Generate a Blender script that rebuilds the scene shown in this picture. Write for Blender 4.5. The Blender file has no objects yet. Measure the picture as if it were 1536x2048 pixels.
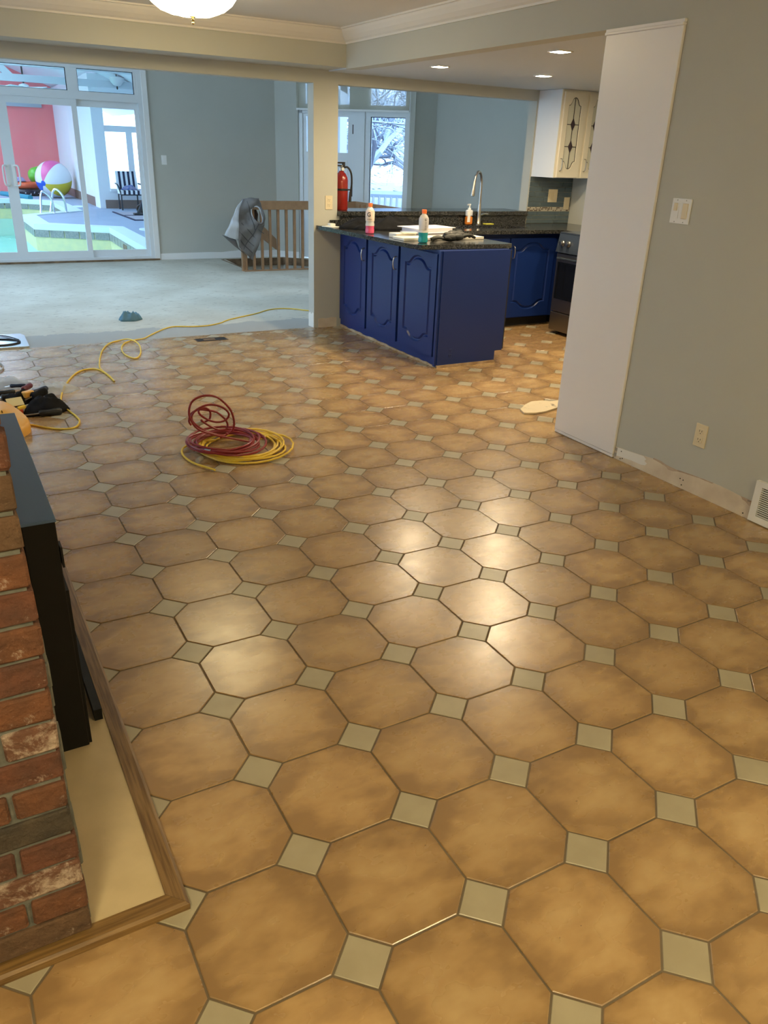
import bpy, bmesh, math, random
from mathutils import Vector, Matrix, noise
from mathutils.geometry import tessellate_polygon
rnd = random.Random(7)
S = bpy.context.scene
COL = S.collection

# ---------------------------------------------------------------- camera
RIGHT = Vector((0.8754746, -0.4820055, 0.0348553))
DOWN = Vector((-0.1737640, -0.3812697, -0.9079865))
FWD = Vector((0.4509437, 0.7888626, -0.4175471))
CAM = Vector((-0.52892, -0.94061, 1.51757))
FPX = 1560.97                                   # focal length for a 1536 x 2048 picture
cd = bpy.data.cameras.new('camera')
cd.sensor_fit = 'VERTICAL'; cd.sensor_height = 36.0; cd.lens = FPX / 2048 * 36.0
cd.clip_start = 0.02; cd.clip_end = 300
cam = bpy.data.objects.new('camera', cd); COL.objects.link(cam)
m = Matrix((RIGHT, -DOWN, -FWD)).transposed().to_4x4(); m.translation = CAM
cam.matrix_world = m
S.camera = cam
# ---------------------------------------------------------------- sky
w = bpy.data.worlds.new('overcast_sky'); S.world = w; w.use_nodes = True
nb = w.node_tree.nodes['Background']
nb.inputs[0].default_value = (0.56, 0.77, 1.0, 1); nb.inputs[1].default_value = 2.95
# ---------------------------------------------------------------- exposure
S.view_settings.view_transform = 'Standard'; S.view_settings.look = 'None'
S.view_settings.exposure = 1.03; S.view_settings.gamma = 1.0
S.view_settings.use_curve_mapping = False
WARM = (1.0, 0.83, 0.47)
BOWL_POWER = 9.5
REAR_POWER = 30.0
DOWN_POWER = 480.0

# ---------------------------------------------------------------- pixel to place (measured on known planes)
def ray(px, py): return RIGHT * ((px - 768) / FPX) + DOWN * ((py - 1024) / FPX) + FWD
def PZ(px, py, z=0.0):
    d = ray(px, py); return CAM + d * ((z - CAM.z) / d.z)
def PX(px, py, x):
    d = ray(px, py); return CAM + d * ((x - CAM.x) / d.x)
def PY(px, py, y):
    d = ray(px, py); return CAM + d * ((y - CAM.y) / d.y)

# ---------------------------------------------------------------- materials
def mat(name, col, rough=0.6, metal=0.0, col2=None, scale=8.0, lo=0.35, hi=0.65, bump=0.0, bscale=None, stretch=None,
        emit=None, estr=0.0, coord='Object', spec=0.5, detail=4.0, trans=0.0, rand=False, coat=0.0, alpha=1.0, bdist=0.004):
    mt = bpy.data.materials.new(name); mt.use_nodes = True
    nt = mt.node_tree; N = nt.nodes; L = nt.links; b = N['Principled BSDF']
    b.inputs['Base Color'].default_value = (*col, 1); b.inputs['Roughness'].default_value = rough
    b.inputs['Metallic'].default_value = metal; b.inputs['Specular IOR Level'].default_value = spec
    b.inputs['Transmission Weight'].default_value = trans; b.inputs['Coat Weight'].default_value = coat
    b.inputs['Alpha'].default_value = alpha
    if emit: b.inputs['Emission Color'].default_value = (*emit, 1); b.inputs['Emission Strength'].default_value = estr
    if col2 or bump:
        tc = N.new('ShaderNodeTexCoord'); mp = N.new('ShaderNodeMapping')
        L.new(tc.outputs[coord], mp.inputs[0])
        if stretch: mp.inputs['Scale'].default_value = stretch
        if rand:
            oi = N.new('ShaderNodeObjectInfo'); mu = N.new('ShaderNodeMath'); mu.operation = 'MULTIPLY'; mu.inputs[1].default_value = 37.0
            L.new(oi.outputs['Random'], mu.inputs[0])
            cx = N.new('ShaderNodeCombineXYZ')
            for i in range(3): L.new(mu.outputs[0], cx.inputs[i])
            L.new(cx.outputs[0], mp.inputs['Location'])
        def nz(sc, d=detail):
            n = N.new('ShaderNodeTexNoise'); n.inputs['Scale'].default_value = sc; n.inputs['Detail'].default_value = d
            L.new(mp.outputs[0], n.inputs['Vector']); return n
        if col2:
            n = nz(scale); r = N.new('ShaderNodeValToRGB')
            r.color_ramp.elements[0].position = lo; r.color_ramp.elements[1].position = hi
            r.color_ramp.elements[0].color = (*col, 1); r.color_ramp.elements[1].color = (*col2, 1)
            L.new(n.outputs[0], r.inputs[0]); L.new(r.outputs[0], b.inputs['Base Color'])
        if bump:
            n = nz(bscale or scale); bp = N.new('ShaderNodeBump'); bp.inputs['Strength'].default_value = bump
            bp.inputs['Distance'].default_value = bdist
            L.new(n.outputs[0], bp.inputs['Height']); L.new(bp.outputs[0], b.inputs['Normal'])
    return mt

def nodes(mt):
    nt = mt.node_tree; return nt.nodes, nt.links, nt.nodes['Principled BSDF']

MT = {}
WALLC = (0.50, 0.50, 0.445)
MT['wall'] = mat('wall_paint_grey_green', WALLC, 0.75, col2=(0.485, 0.485, 0.43), scale=2.5, bump=0.05, bscale=220)
MT['ceil'] = mat('ceiling_white_paint', (0.70, 0.68, 0.64), 0.7, col2=(0.68, 0.66, 0.62), scale=2)
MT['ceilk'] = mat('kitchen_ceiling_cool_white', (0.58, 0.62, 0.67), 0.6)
MT['trimw'] = mat('trim_white_gloss', (0.80, 0.80, 0.78), 0.4)
MT['panel'] = mat('panel_white_satin', (0.82, 0.80, 0.80), 0.32, spec=0.4)
MT['vinyl'] = mat('vinyl_frame_white', (0.72, 0.76, 0.78), 0.35)
MT['cream'] = mat('bare_wall_cream', (0.72, 0.63, 0.49), 0.8, col2=(0.60, 0.50, 0.38), scale=9, bump=0.3, bscale=40)
MT['primer'] = mat('white_primer', (0.80, 0.78, 0.72), 0.6)
MT['tear'] = mat('torn_paper_brown', (0.40, 0.29, 0.20), 0.9, col2=(0.52, 0.40, 0.30), scale=30)
MT['grout'] = mat('grout_brown', (0.115, 0.085, 0.05), 0.9, col2=(0.17, 0.13, 0.085), scale=30, coord='Generated', bump=0.2)
MT['dot'] = mat('dot_tile_glaze', (0.395, 0.35, 0.25), 0.34, col2=(0.345, 0.30, 0.21), scale=9, rand=True, bump=0.05, bscale=30)
MT['blue'] = mat('cabinet_blue_paint', (0.008, 0.027, 0.150), 0.33, spec=0.45, bump=0.05, bscale=60)
MT['toe'] = mat('toe_kick_black', (0.012, 0.012, 0.014), 0.6)
MT['barewood'] = mat('bare_base_wood', (0.30, 0.20, 0.11), 0.8, col2=(0.48, 0.36, 0.24), scale=14, bump=0.3)
MT['steel'] = mat('brushed_nickel', (0.50, 0.48, 0.44), 0.28, 1.0)
MT['chrome'] = mat('chrome', (0.78, 0.80, 0.82), 0.12, 1.0)
MT['black'] = mat('black_plastic', (0.012, 0.012, 0.013), 0.45)
MT['softblack'] = mat('black_fabric', (0.006, 0.006, 0.007), 0.9, col2=(0.012, 0.012, 0.014), scale=20, spec=0.2)
MT['glovecol'] = mat('black_rubber_glove', (0.007, 0.008, 0.007), 0.55, bump=0.3, bscale=60)
MT['white'] = mat('white_plastic', (0.80, 0.80, 0.77), 0.4)
MT['almond'] = mat('almond_plastic', (0.72, 0.62, 0.42), 0.4)
MT['dark'] = mat('dark_void', (0.01, 0.01, 0.01), 0.9)
MT['brass'] = mat('polished_brass', (0.75, 0.55, 0.22), 0.2, 1.0)
MT['yellow'] = mat('yellow_cable_jacket', (0.78, 0.54, 0.05), 0.45)
MT['redc'] = mat('red_cable_jacket', (0.26, 0.022, 0.026), 0.42)
MT['yplast'] = mat('yellow_plastic', (0.80, 0.42, 0.08), 0.4)
MT['plug'] = mat('clear_grey_plug', (0.40, 0.38, 0.34), 0.3)
MT['oak'] = mat('oak_trim', (0.30, 0.175, 0.065), 0.45, col2=(0.185, 0.10, 0.035), scale=26, lo=0.42, hi=0.62, stretch=(1, 1, 1), bump=0.1)
MT['rail'] = mat('railing_wood', (0.36, 0.215, 0.115), 0.5, col2=(0.30, 0.175, 0.09), scale=14)
MT['slab'] = mat('hearth_slab_cream', (0.60, 0.48, 0.29), 0.55, col2=(0.54, 0.43, 0.26), scale=12, bump=0.08, bscale=90)
MT['blackmetal'] = mat('black_stove_metal', (0.006, 0.006, 0.006), 0.55, spec=0.3, bump=0.06, bscale=300)
MT['skysheen'] = mat('metal_top_painted_sky_sheen', (0.08, 0.15, 0.29), 0.36, spec=0.6)  # blue of the reflected sky put into the metal's own colour
MT['mortar'] = mat('grey_mortar', (0.125, 0.13, 0.115), 0.95, col2=(0.18, 0.18, 0.16), scale=40, bump=0.5, bscale=70)
MT['stainless'] = mat('stainless_front', (0.30, 0.28, 0.25), 0.35, 1.0)
MT['ovenglass'] = mat('oven_glass', (0.006, 0.007, 0.009), 0.08)
MT['navygloss'] = mat('dark_control_panel', (0.03, 0.04, 0.06), 0.25, spec=0.7)
MT['upper'] = mat('upper_cabinet_white', (0.80, 0.75, 0.62), 0.4)
MT['upperside'] = mat('upper_cabinet_side', (0.80, 0.80, 0.80), 0.4)
MT['lead'] = mat('lead_came', (0.035, 0.03, 0.028), 0.5)
MT['frost'] = mat('frosted_glass', (0.66, 0.66, 0.56), 0.5)
MT['purple'] = mat('dark_diamond_glass', (0.045, 0.03, 0.04), 0.2)
MT['splash'] = mat('slate_glass_tile', (0.075, 0.11, 0.13), 0.22, col2=(0.10, 0.14, 0.165), scale=7, rand=True)
MT['splashgrout'] = mat('pale_grout', (0.50, 0.48, 0.40), 0.8)
MT['bone'] = mat('mosaic_pale', (0.58, 0.54, 0.44), 0.3)
MT['brownm'] = mat('mosaic_brown', (0.16, 0.12, 0.09), 0.3)
MT['redext'] = mat('extinguisher_red', (0.28, 0.018, 0.012), 0.22, coat=0.5)
MT['orangecap'] = mat('orange_cap', (0.85, 0.17, 0.03), 0.4)
MT['clear'] = mat('clear_bottle_plastic', (0.80, 0.76, 0.72), 0.12, trans=0.0, alpha=0.75)
MT['pinkliq'] = mat('pink_drink', (0.70, 0.10, 0.20), 0.15)
MT['tealliq'] = mat('teal_drink', (0.02, 0.30, 0.33), 0.15)
MT['amber'] = mat('amber_soap', (0.62, 0.20, 0.03), 0.15)
MT['paper'] = mat('white_board', (0.78, 0.74, 0.66), 0.5)
MT['paper2'] = mat('white_box_lilac', (0.74, 0.72, 0.78), 0.5)
MT['sponge'] = mat('yellow_sponge', (0.60, 0.58, 0.08), 0.9, bump=0.4, bscale=200)
MT['vest'] = mat('grey_quilted_nylon', (0.15, 0.142, 0.135), 0.55, spec=0.4)
MT['vestlight'] = mat('pale_blue_grey_nylon', (0.44, 0.47, 0.50), 0.5)
MT['clothblue'] = mat('blue_shop_cloth', (0.10, 0.20, 0.26), 0.9, bump=0.4, bscale=80)
MT['subedge'] = mat('raw_wood_edge', (0.23, 0.15, 0.08), 0.8, col2=(0.12, 0.075, 0.04), scale=10)
MT['redwall'] = mat('coral_red_wall', (0.92, 0.22, 0.235), 0.7, col2=(0.90, 0.25, 0.26), scale=1.2)
MT['poolwhite'] = mat('pool_room_white', (0.72, 0.74, 0.78), 0.7)
MT['poolbeam'] = mat('pool_beam_grey', (0.52, 0.56, 0.60), 0.6)
MT['deck'] = mat('pool_deck_grey', (0.31, 0.37, 0.49), 0.7, col2=(0.28, 0.34, 0.46), scale=1.5)
MT['coping'] = mat('pool_coping_pale', (0.60, 0.72, 0.80), 0.5)
MT['linery'] = mat('liner_pale_yellow', (0.60, 0.58, 0.30), 0.5, col2=(0.52, 0.53, 0.30), scale=9)
MT['linerm'] = mat('liner_mint', (0.40, 0.62, 0.50), 0.5)
MT['basebrown'] = mat('brown_base_tile', (0.20, 0.135, 0.11), 0.5)
MT['btile'] = mat('waterline_tile', (0.27, 0.28, 0.26), 0.3, col2=(0.17, 0.19, 0.19), scale=30, rand=True)
MT['green'] = mat('lime_vinyl', (0.13, 0.50, 0.05), 0.3)
MT['orangev'] = mat('orange_vinyl', (0.72, 0.11, 0.04), 0.3)
MT['bwv'] = mat('black_white_vinyl', (0.015, 0.015, 0.03), 0.3, col2=(0.7, 0.7, 0.75), scale=9, lo=0.60, hi=0.62)
MT['teal'] = mat('teal_foam', (0.01, 0.21, 0.30), 0.7)
MT['bpink'] = mat('ball_pink', (0.72, 0.11, 0.33), 0.25)
MT['bwhite'] = mat('ball_white', (0.68, 0.70, 0.74), 0.25)
MT['byel'] = mat('ball_yellow', (0.62, 0.50, 0.04), 0.25)
MT['bblue'] = mat('ball_blue', (0.01, 0.09, 0.55), 0.25)
MT['navy'] = mat('navy_stripe', (0.010, 0.014, 0.05), 0.8)
MT['stripew'] = mat('white_stripe', (0.74, 0.76, 0.80), 0.8)
MT['towel'] = mat('blue_patterned_towel', (0.07, 0.14, 0.36), 0.9, col2=(0.34, 0.30, 0.45), scale=14)
MT['chairmetal'] = mat('dark_chair_metal', (0.03, 0.035, 0.045), 0.4, 0.6)
MT['mat_'] = mat('exercise_mat', (0.36, 0.34, 0.40), 0.8)
MT['snow'] = mat('snow', (0.42, 0.47, 0.52), 0.8)
MT['shade'] = None
MT['deckwood'] = mat('snowy_deck_rail', (0.42, 0.44, 0.44), 0.8)
MT['bronze'] = mat('bronze_lamp_metal', (0.05, 0.04, 0.035), 0.4, 0.7)
MT['fang'] = mat('lamp_glass', (0.6, 0.6, 0.6), 0.3)
MT['cuttape'] = mat('scrap_vinyl', (0.62, 0.52, 0.36), 0.7, col2=(0.20, 0.16, 0.12), scale=18, lo=0.62, hi=0.72)
MT['redtool'] = mat('red_tool_grip', (0.50, 0.06, 0.02), 0.4)
MT['maroon'] = mat('maroon_tool_grip', (0.13, 0.015, 0.02), 0.4)
MT['navytool'] = mat('dark_blue_tool_grip', (0.01, 0.015, 0.035), 0.4)
MT['label'] = mat('pale_yellow_label', (0.70, 0.60, 0.32), 0.6)
MT['sheet'] = mat('silver_sheet', (0.70, 0.74, 0.78), 0.16, 0.9)

# granite
def granite():
    mt = mat('granite_speckled', (0.05, 0.05, 0.05), 0.16, spec=0.55)
    N, L, b = nodes(mt)
    tc = N.new('ShaderNodeTexCoord'); v = N.new('ShaderNodeTexVoronoi'); v.inputs['Scale'].default_value = 150
    n = N.new('ShaderNodeTexNoise'); n.inputs['Scale'].default_value = 80; n.inputs['Detail'].default_value = 4
    L.new(tc.outputs['Object'], v.inputs['Vector']); L.new(tc.outputs['Object'], n.inputs['Vector'])
    r = N.new('ShaderNodeValToRGB'); e = r.color_ramp.elements
    e[0].position = 0.40; e[0].color = (0.012, 0.013, 0.014, 1); e[1].position = 0.78; e[1].color = (0.13, 0.125, 0.115, 1)
    e2 = r.color_ramp.elements.new(0.55); e2.color = (0.042, 0.043, 0.042, 1)
    mx = N.new('ShaderNodeMix'); mx.data_type = 'FLOAT'; mx.inputs[0].default_value = 0.35
    L.new(n.outputs[0], mx.inputs[2]); L.new(v.outputs['Color'], mx.inputs[3]); L.new(mx.outputs[0], r.inputs[0])
    L.new(r.outputs[0], b.inputs['Base Color']); return mt
MT['granite'] = granite()

# glazed octagon tile: tan centre, browner flamed rim, brushed clouds
def tile_mat():
    mt = mat('octagon_tile_glaze', (0.5, 0.3, 0.15), 0.3, spec=0.85)
    N, L, b = nodes(mt)
    tc = N.new('ShaderNodeTexCoord'); oi = N.new('ShaderNodeObjectInfo')
    mu = N.new('ShaderNodeMath'); mu.operation = 'MULTIPLY'; mu.inputs[1].default_value = 53
    L.new(oi.outputs['Random'], mu.inputs[0])
    cb = N.new('ShaderNodeCombineXYZ'); L.new(mu.outputs[0], cb.inputs[0]); L.new(mu.outputs[0], cb.inputs[2])
    mp = N.new('ShaderNodeMapping'); mp.inputs['Scale'].default_value = (1.0, 1.7, 1.0)
    L.new(tc.outputs['Object'], mp.inputs[0]); L.new(cb.outputs[0], mp.inputs['Location'])
    n1 = N.new('ShaderNodeTexNoise'); n1.inputs['Scale'].default_value = 9; n1.inputs['Detail'].default_value = 3
    n1.inputs['Roughness'].default_value = 0.5; n1.inputs['Distortion'].default_value = 0.0
    n2 = N.new('ShaderNodeTexNoise'); n2.inputs['Scale'].default_value = 24; n2.inputs['Detail'].default_value = 3
    L.new(mp.outputs[0], n1.inputs['Vector']); L.new(mp.outputs[0], n2.inputs['Vector'])
    # distance from centre, 0 at centre and 1 at rim
    ln = N.new('ShaderNodeVectorMath'); ln.operation = 'LENGTH'
    flat = N.new('ShaderNodeVectorMath'); flat.operation = 'MULTIPLY'; flat.inputs[1].default_value = (1, 1, 0)
    L.new(tc.outputs['Object'], flat.inputs[0]); L.new(flat.outputs[0], ln.inputs[0])
    mr = N.new('ShaderNodeMapRange'); mr.inputs[1].default_value = 0.07; mr.inputs[2].default_value = 0.165
    L.new(ln.outputs['Value'], mr.inputs[0])
    a = N.new('ShaderNodeMath'); a.operation = 'MULTIPLY_ADD'; a.inputs[1].default_value = 0.36
    L.new(mr.outputs[0], a.inputs[0])
    s = N.new('ShaderNodeMath'); s.operation = 'MULTIPLY_ADD'; s.inputs[1].default_value = 0.30
    L.new(n2.outputs[0], s.inputs[0]); L.new(n1.outputs[0], s.inputs[2]); L.new(s.outputs[0], a.inputs[2])
    r = N.new('ShaderNodeValToRGB'); e = r.color_ramp.elements
    e[0].position = 0.42; e[0].color = (0.50, 0.345, 0.168, 1)
    e[1].position = 1.08; e[1].color = (0.285, 0.172, 0.075, 1)
    e2 = r.color_ramp.elements.new(0.74); e2.color = (0.415, 0.264, 0.117, 1)
    L.new(a.outputs[0], r.inputs[0])
    # per tile brightness
    hs = N.new('ShaderNodeHueSaturation'); rv = N.new('ShaderNodeMapRange'); rv.inputs[3].default_value = 0.93; rv.inputs[4].default_value = 1.07
    L.new(oi.outputs['Random'], rv.inputs[0]); L.new(rv.outputs[0], hs.inputs['Value']); L.new(r.outputs[0], hs.inputs['Color'])
    # dirt flecks
    n3 = N.new('ShaderNodeTexNoise'); n3.inputs['Scale'].default_value = 60; n3.inputs['Detail'].default_value = 2
    L.new(mp.outputs[0], n3.inputs['Vector'])
    fr = N.new('ShaderNodeValToRGB'); fr.color_ramp.elements[0].position = 0.76; fr.color_ramp.elements[1].position = 0.80
    L.new(n3.outputs[0], fr.inputs[0])
    mx = N.new('ShaderNodeMix'); mx.data_type = 'RGBA'; mx.inputs[7].default_value = (0.12, 0.07, 0.035, 1)
    L.new(fr.outputs[0], mx.inputs[0]); L.new(hs.outputs[0], mx.inputs[6]); L.new(mx.outputs[2], b.inputs['Base Color'])
    rr = N.new('ShaderNodeMapRange'); rr.inputs[3].default_value = 0.23; rr.inputs[4].default_value = 0.32
    L.new(n1.outputs[0], rr.inputs[0]); L.new(rr.outputs[0], b.inputs['Roughness'])
    bp = N.new('ShaderNodeBump'); bp.inputs['Strength'].default_value = 0.04; bp.inputs['Distance'].default_value = 0.003
    L.new(n1.outputs[0], bp.inputs['Height']); L.new(bp.outputs[0], b.inputs['Normal'])
    return mt
MT['tile'] = tile_mat()

# old white underlay with scuffs; grey levelling compound trowelled along the tile edge
def subfloor_mat():
    mt = mat('white_scuffed_underlay', (0.6, 0.6, 0.5), 0.6)
    N, L, b = nodes(mt)
    tc = N.new('ShaderNodeTexCoord'); sp = N.new('ShaderNodeSeparateXYZ'); L.new(tc.outputs['Object'], sp.inputs[0])
    n = N.new('ShaderNodeTexNoise'); n.inputs['Scale'].default_value = 1.6; n.inputs['Detail'].default_value = 6
    L.new(tc.outputs['Object'], n.inputs['Vector'])
    r = N.new('ShaderNodeValToRGB'); e = r.color_ramp.elements
    e[0].position = 0.35; e[0].color = (0.44, 0.41, 0.33, 1); e[1].position = 0.65; e[1].color = (0.54, 0.52, 0.44, 1)
    L.new(n.outputs[0], r.inputs[0])
    mp = N.new('ShaderNodeMapping'); mp.inputs['Scale'].default_value = (1, 2.6, 1); mp.inputs['Rotation'].default_value = (0, 0, 0.35)
    L.new(tc.outputs['Object'], mp.inputs[0])
    n2 = N.new('ShaderNodeTexNoise'); n2.inputs['Scale'].default_value = 10; n2.inputs['Detail'].default_value = 3; n2.inputs['Roughness'].default_value = 0.6
    L.new(mp.outputs[0], n2.inputs['Vector'])
    f = N.new('ShaderNodeValToRGB'); f.color_ramp.elements[0].position = 0.595; f.color_ramp.elements[1].position = 0.69
    L.new(n2.outputs[0], f.inputs[0])
    mx = N.new('ShaderNodeMix'); mx.data_type = 'RGBA'; mx.inputs[7].default_value = (0.25, 0.22, 0.17, 1)
    L.new(f.outputs[0], mx.inputs[0]); L.new(r.outputs[0], mx.inputs[6])
    n3 = N.new('ShaderNodeTexNoise'); n3.inputs['Scale'].default_value = 4.5; n3.inputs['Detail'].default_value = 12; n3.inputs['Roughness'].default_value = 0.65
    L.new(tc.outputs['Object'], n3.inputs['Vector'])
    ad = N.new('ShaderNodeMath'); ad.operation = 'MULTIPLY_ADD'; ad.inputs[1].default_value = -0.42
    L.new(n3.outputs[0], ad.inputs[0]); L.new(sp.outputs['Y'], ad.inputs[2])
    lt = N.new('ShaderNodeMath'); lt.operation = 'LESS_THAN'; lt.inputs[1].default_value = 6.30 - 0.21
    L.new(ad.outputs[0], lt.inputs[0])
    g = N.new('ShaderNodeMix'); g.data_type = 'RGBA'; g.inputs[7].default_value = (0.33, 0.325, 0.30, 1)
    L.new(lt.outputs[0], g.inputs[0]); L.new(mx.outputs[2], g.inputs[6]); L.new(g.outputs[2], b.inputs['Base Color'])
    return mt
MT['subfloor'] = subfloor_mat()

def brick_mat(name, c1, c2, salt=0.0):
    k_ = .74; c1 = tuple(v * k_ + .004 for v in c1); c2 = tuple(v * k_ + .004 for v in c2)
    mt = mat(name, c1, 0.92, col2=c2, scale=22, lo=0.3, hi=0.72, rand=True, bump=1.0, bscale=42, detail=12, bdist=.012)
    if salt:
        N, L, b = nodes(mt)
        src = b.inputs['Base Color'].links[0].from_socket
        tc = N.new('ShaderNodeTexCoord'); n = N.new('ShaderNodeTexNoise'); n.inputs['Scale'].default_value = 24; n.inputs['Detail'].default_value = 12; n.inputs['Roughness'].default_value = 0.75
        n.inputs['Distortion'].default_value = 0.4
        L.new(tc.outputs['Object'], n.inputs['Vector'])
        r = N.new('ShaderNodeValToRGB'); r.color_ramp.elements[0].position = 0.62 - salt; r.color_ramp.elements[1].position = 0.72 - salt * 0.8
        L.new(n.outputs[0], r.inputs[0])
        mx = N.new('ShaderNodeMix'); mx.data_type = 'RGBA'; mx.inputs[7].default_value = (0.42, 0.33, 0.27, 1)
        L.new(r.outputs[0], mx.inputs[0]); L.new(src, mx.inputs[6]); L.new(mx.outputs[2], b.inputs['Base Color'])
    return mt
MT['brick_a'] = brick_mat('brick_orange_red', (0.235, 0.090, 0.038), (0.125, 0.052, 0.027), 0.03)
MT['brick_b'] = brick_mat('brick_deep_red', (0.190, 0.068, 0.036), (0.105, 0.046, 0.030), 0.03)
MT['brick_c'] = brick_mat('brick_brown_tan', (0.175, 0.095, 0.05), (0.115, 0.065, 0.036), 0.01)
MT['brick_d'] = brick_mat('brick_charred_grey', (0.055, 0.045, 0.036), (0.10, 0.075, 0.05))
MT['brick_e'] = brick_mat('brick_lime_washed', (0.20, 0.085, 0.05), (0.17, 0.08, 0.05), 0.17)

def snowy(name, under, thr0, thr1, snowc=(0.70, 0.80, 0.90)):
    mt = mat(name, under, 0.8)
    N, L, b = nodes(mt)
    g = N.new('ShaderNodeNewGeometry'); sp = N.new('ShaderNodeSeparateXYZ'); L.new(g.outputs['Normal'], sp.inputs[0])
    n = N.new('ShaderNodeTexNoise'); n.inputs['Scale'].default_value = 5
    a = N.new('ShaderNodeMath'); a.operation = 'ADD'; L.new(sp.outputs['Z'], a.inputs[0]); L.new(n.outputs[0], a.inputs[1])
    r = N.new('ShaderNodeMapRange'); r.inputs[1].default_value = thr0; r.inputs[2].default_value = thr1
    L.new(a.outputs[0], r.inputs[0])
    mx = N.new('ShaderNodeMix'); mx.data_type = 'RGBA'; mx.inputs[6].default_value = (*under, 1); mx.inputs[7].default_value = (*snowc, 1)
    L.new(r.outputs[0], mx.inputs[0]); L.new(mx.outputs[2], b.inputs['Base Color']); return mt
MT['snowbark'] = snowy('snowy_bark', (0.17, 0.165, 0.19), -0.1, 0.6, (0.62, 0.72, 0.84))
MT['snowleaf'] = snowy('snowy_needles', (0.22, 0.31, 0.26), 0.3, 1.1, (0.55, 0.66, 0.76))

def glass(name, tint=(0.975, 0.99, 1.0), ior=1.45, extra=0.0):
    mt = bpy.data.materials.new(name); mt.use_nodes = True; nt = mt.node_tree; N = nt.nodes; L = nt.links
    N.remove(N['Principled BSDF']); out = N['Material Output']
    t = N.new('ShaderNodeBsdfTransparent'); t.inputs[0].default_value = (*tint, 1)
    g = N.new('ShaderNodeBsdfGlossy'); g.inputs['Roughness'].default_value = 0.02
    f = N.new('ShaderNodeFresnel'); f.inputs[0].default_value = ior
    mx = N.new('ShaderNodeMixShader'); L.new(f.outputs[0], mx.inputs[0]); L.new(t.outputs[0], mx.inputs[1]); L.new(g.outputs[0], mx.inputs[2])
    L.new(mx.outputs[0], out.inputs[0]); return mt
MT['glass'] = glass('window_glass'); MT['dimmed'] = glass('dimming_window_glass', (0.76, 0.80, 0.86))  # second glass: tint added to dim the bright view outside
def sheer(name, tint, col, k):
    mt = bpy.data.materials.new(name); mt.use_nodes = True; nt = mt.node_tree; N = nt.nodes; L = nt.links
    N.remove(N['Principled BSDF']); out = N['Material Output']
    t = N.new('ShaderNodeBsdfTransparent'); t.inputs[0].default_value = (*tint, 1)
    d = N.new('ShaderNodeBsdfDiffuse'); d.inputs[0].default_value = (*col, 1)
    tl = N.new('ShaderNodeBsdfTranslucent'); tl.inputs[0].default_value = (*col, 1)
    m1 = N.new('ShaderNodeMixShader'); m1.inputs[0].default_value = 0.5; L.new(d.outputs[0], m1.inputs[1]); L.new(tl.outputs[0], m1.inputs[2])
    mx = N.new('ShaderNodeMixShader'); mx.inputs[0].default_value = k; L.new(t.outputs[0], mx.inputs[1]); L.new(m1.outputs[0], mx.inputs[2])
    L.new(mx.outputs[0], out.inputs[0]); return mt
MT['shade'] = sheer('cream_sheer_shade', (0.92, 0.92, 0.9), (0.75, 0.70, 0.58), 0.33)
MT['bag'] = sheer('clear_plastic_film', (0.95, 0.97, 1.0), (0.8, 0.86, 0.92), 0.45)
def emitter(name, col, k):
    mt = bpy.data.materials.new(name); mt.use_nodes = True; N = mt.node_tree.nodes; b = N['Principled BSDF']
    b.inputs['Base Color'].default_value = (0.8, 0.75, 0.65, 1)
    b.inputs['Emission Color'].default_value = (*col, 1); b.inputs['Emission Strength'].default_value = k; return mt
MT['bowl'] = emitter('lit_glass_bowl', WARM, BOWL_POWER); MT['bowl_rear'] = emitter('lit_glass_bowl_rear', WARM, REAR_POWER)
MT['lamp'] = emitter('lit_downlight_lens', (1.0, 0.80, 0.50), DOWN_POWER)
MT['water'] = mat('pool_water', (0.20, 0.56, 0.47), 0.10, col2=(0.30, 0.64, 0.52), scale=0.5)

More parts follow.
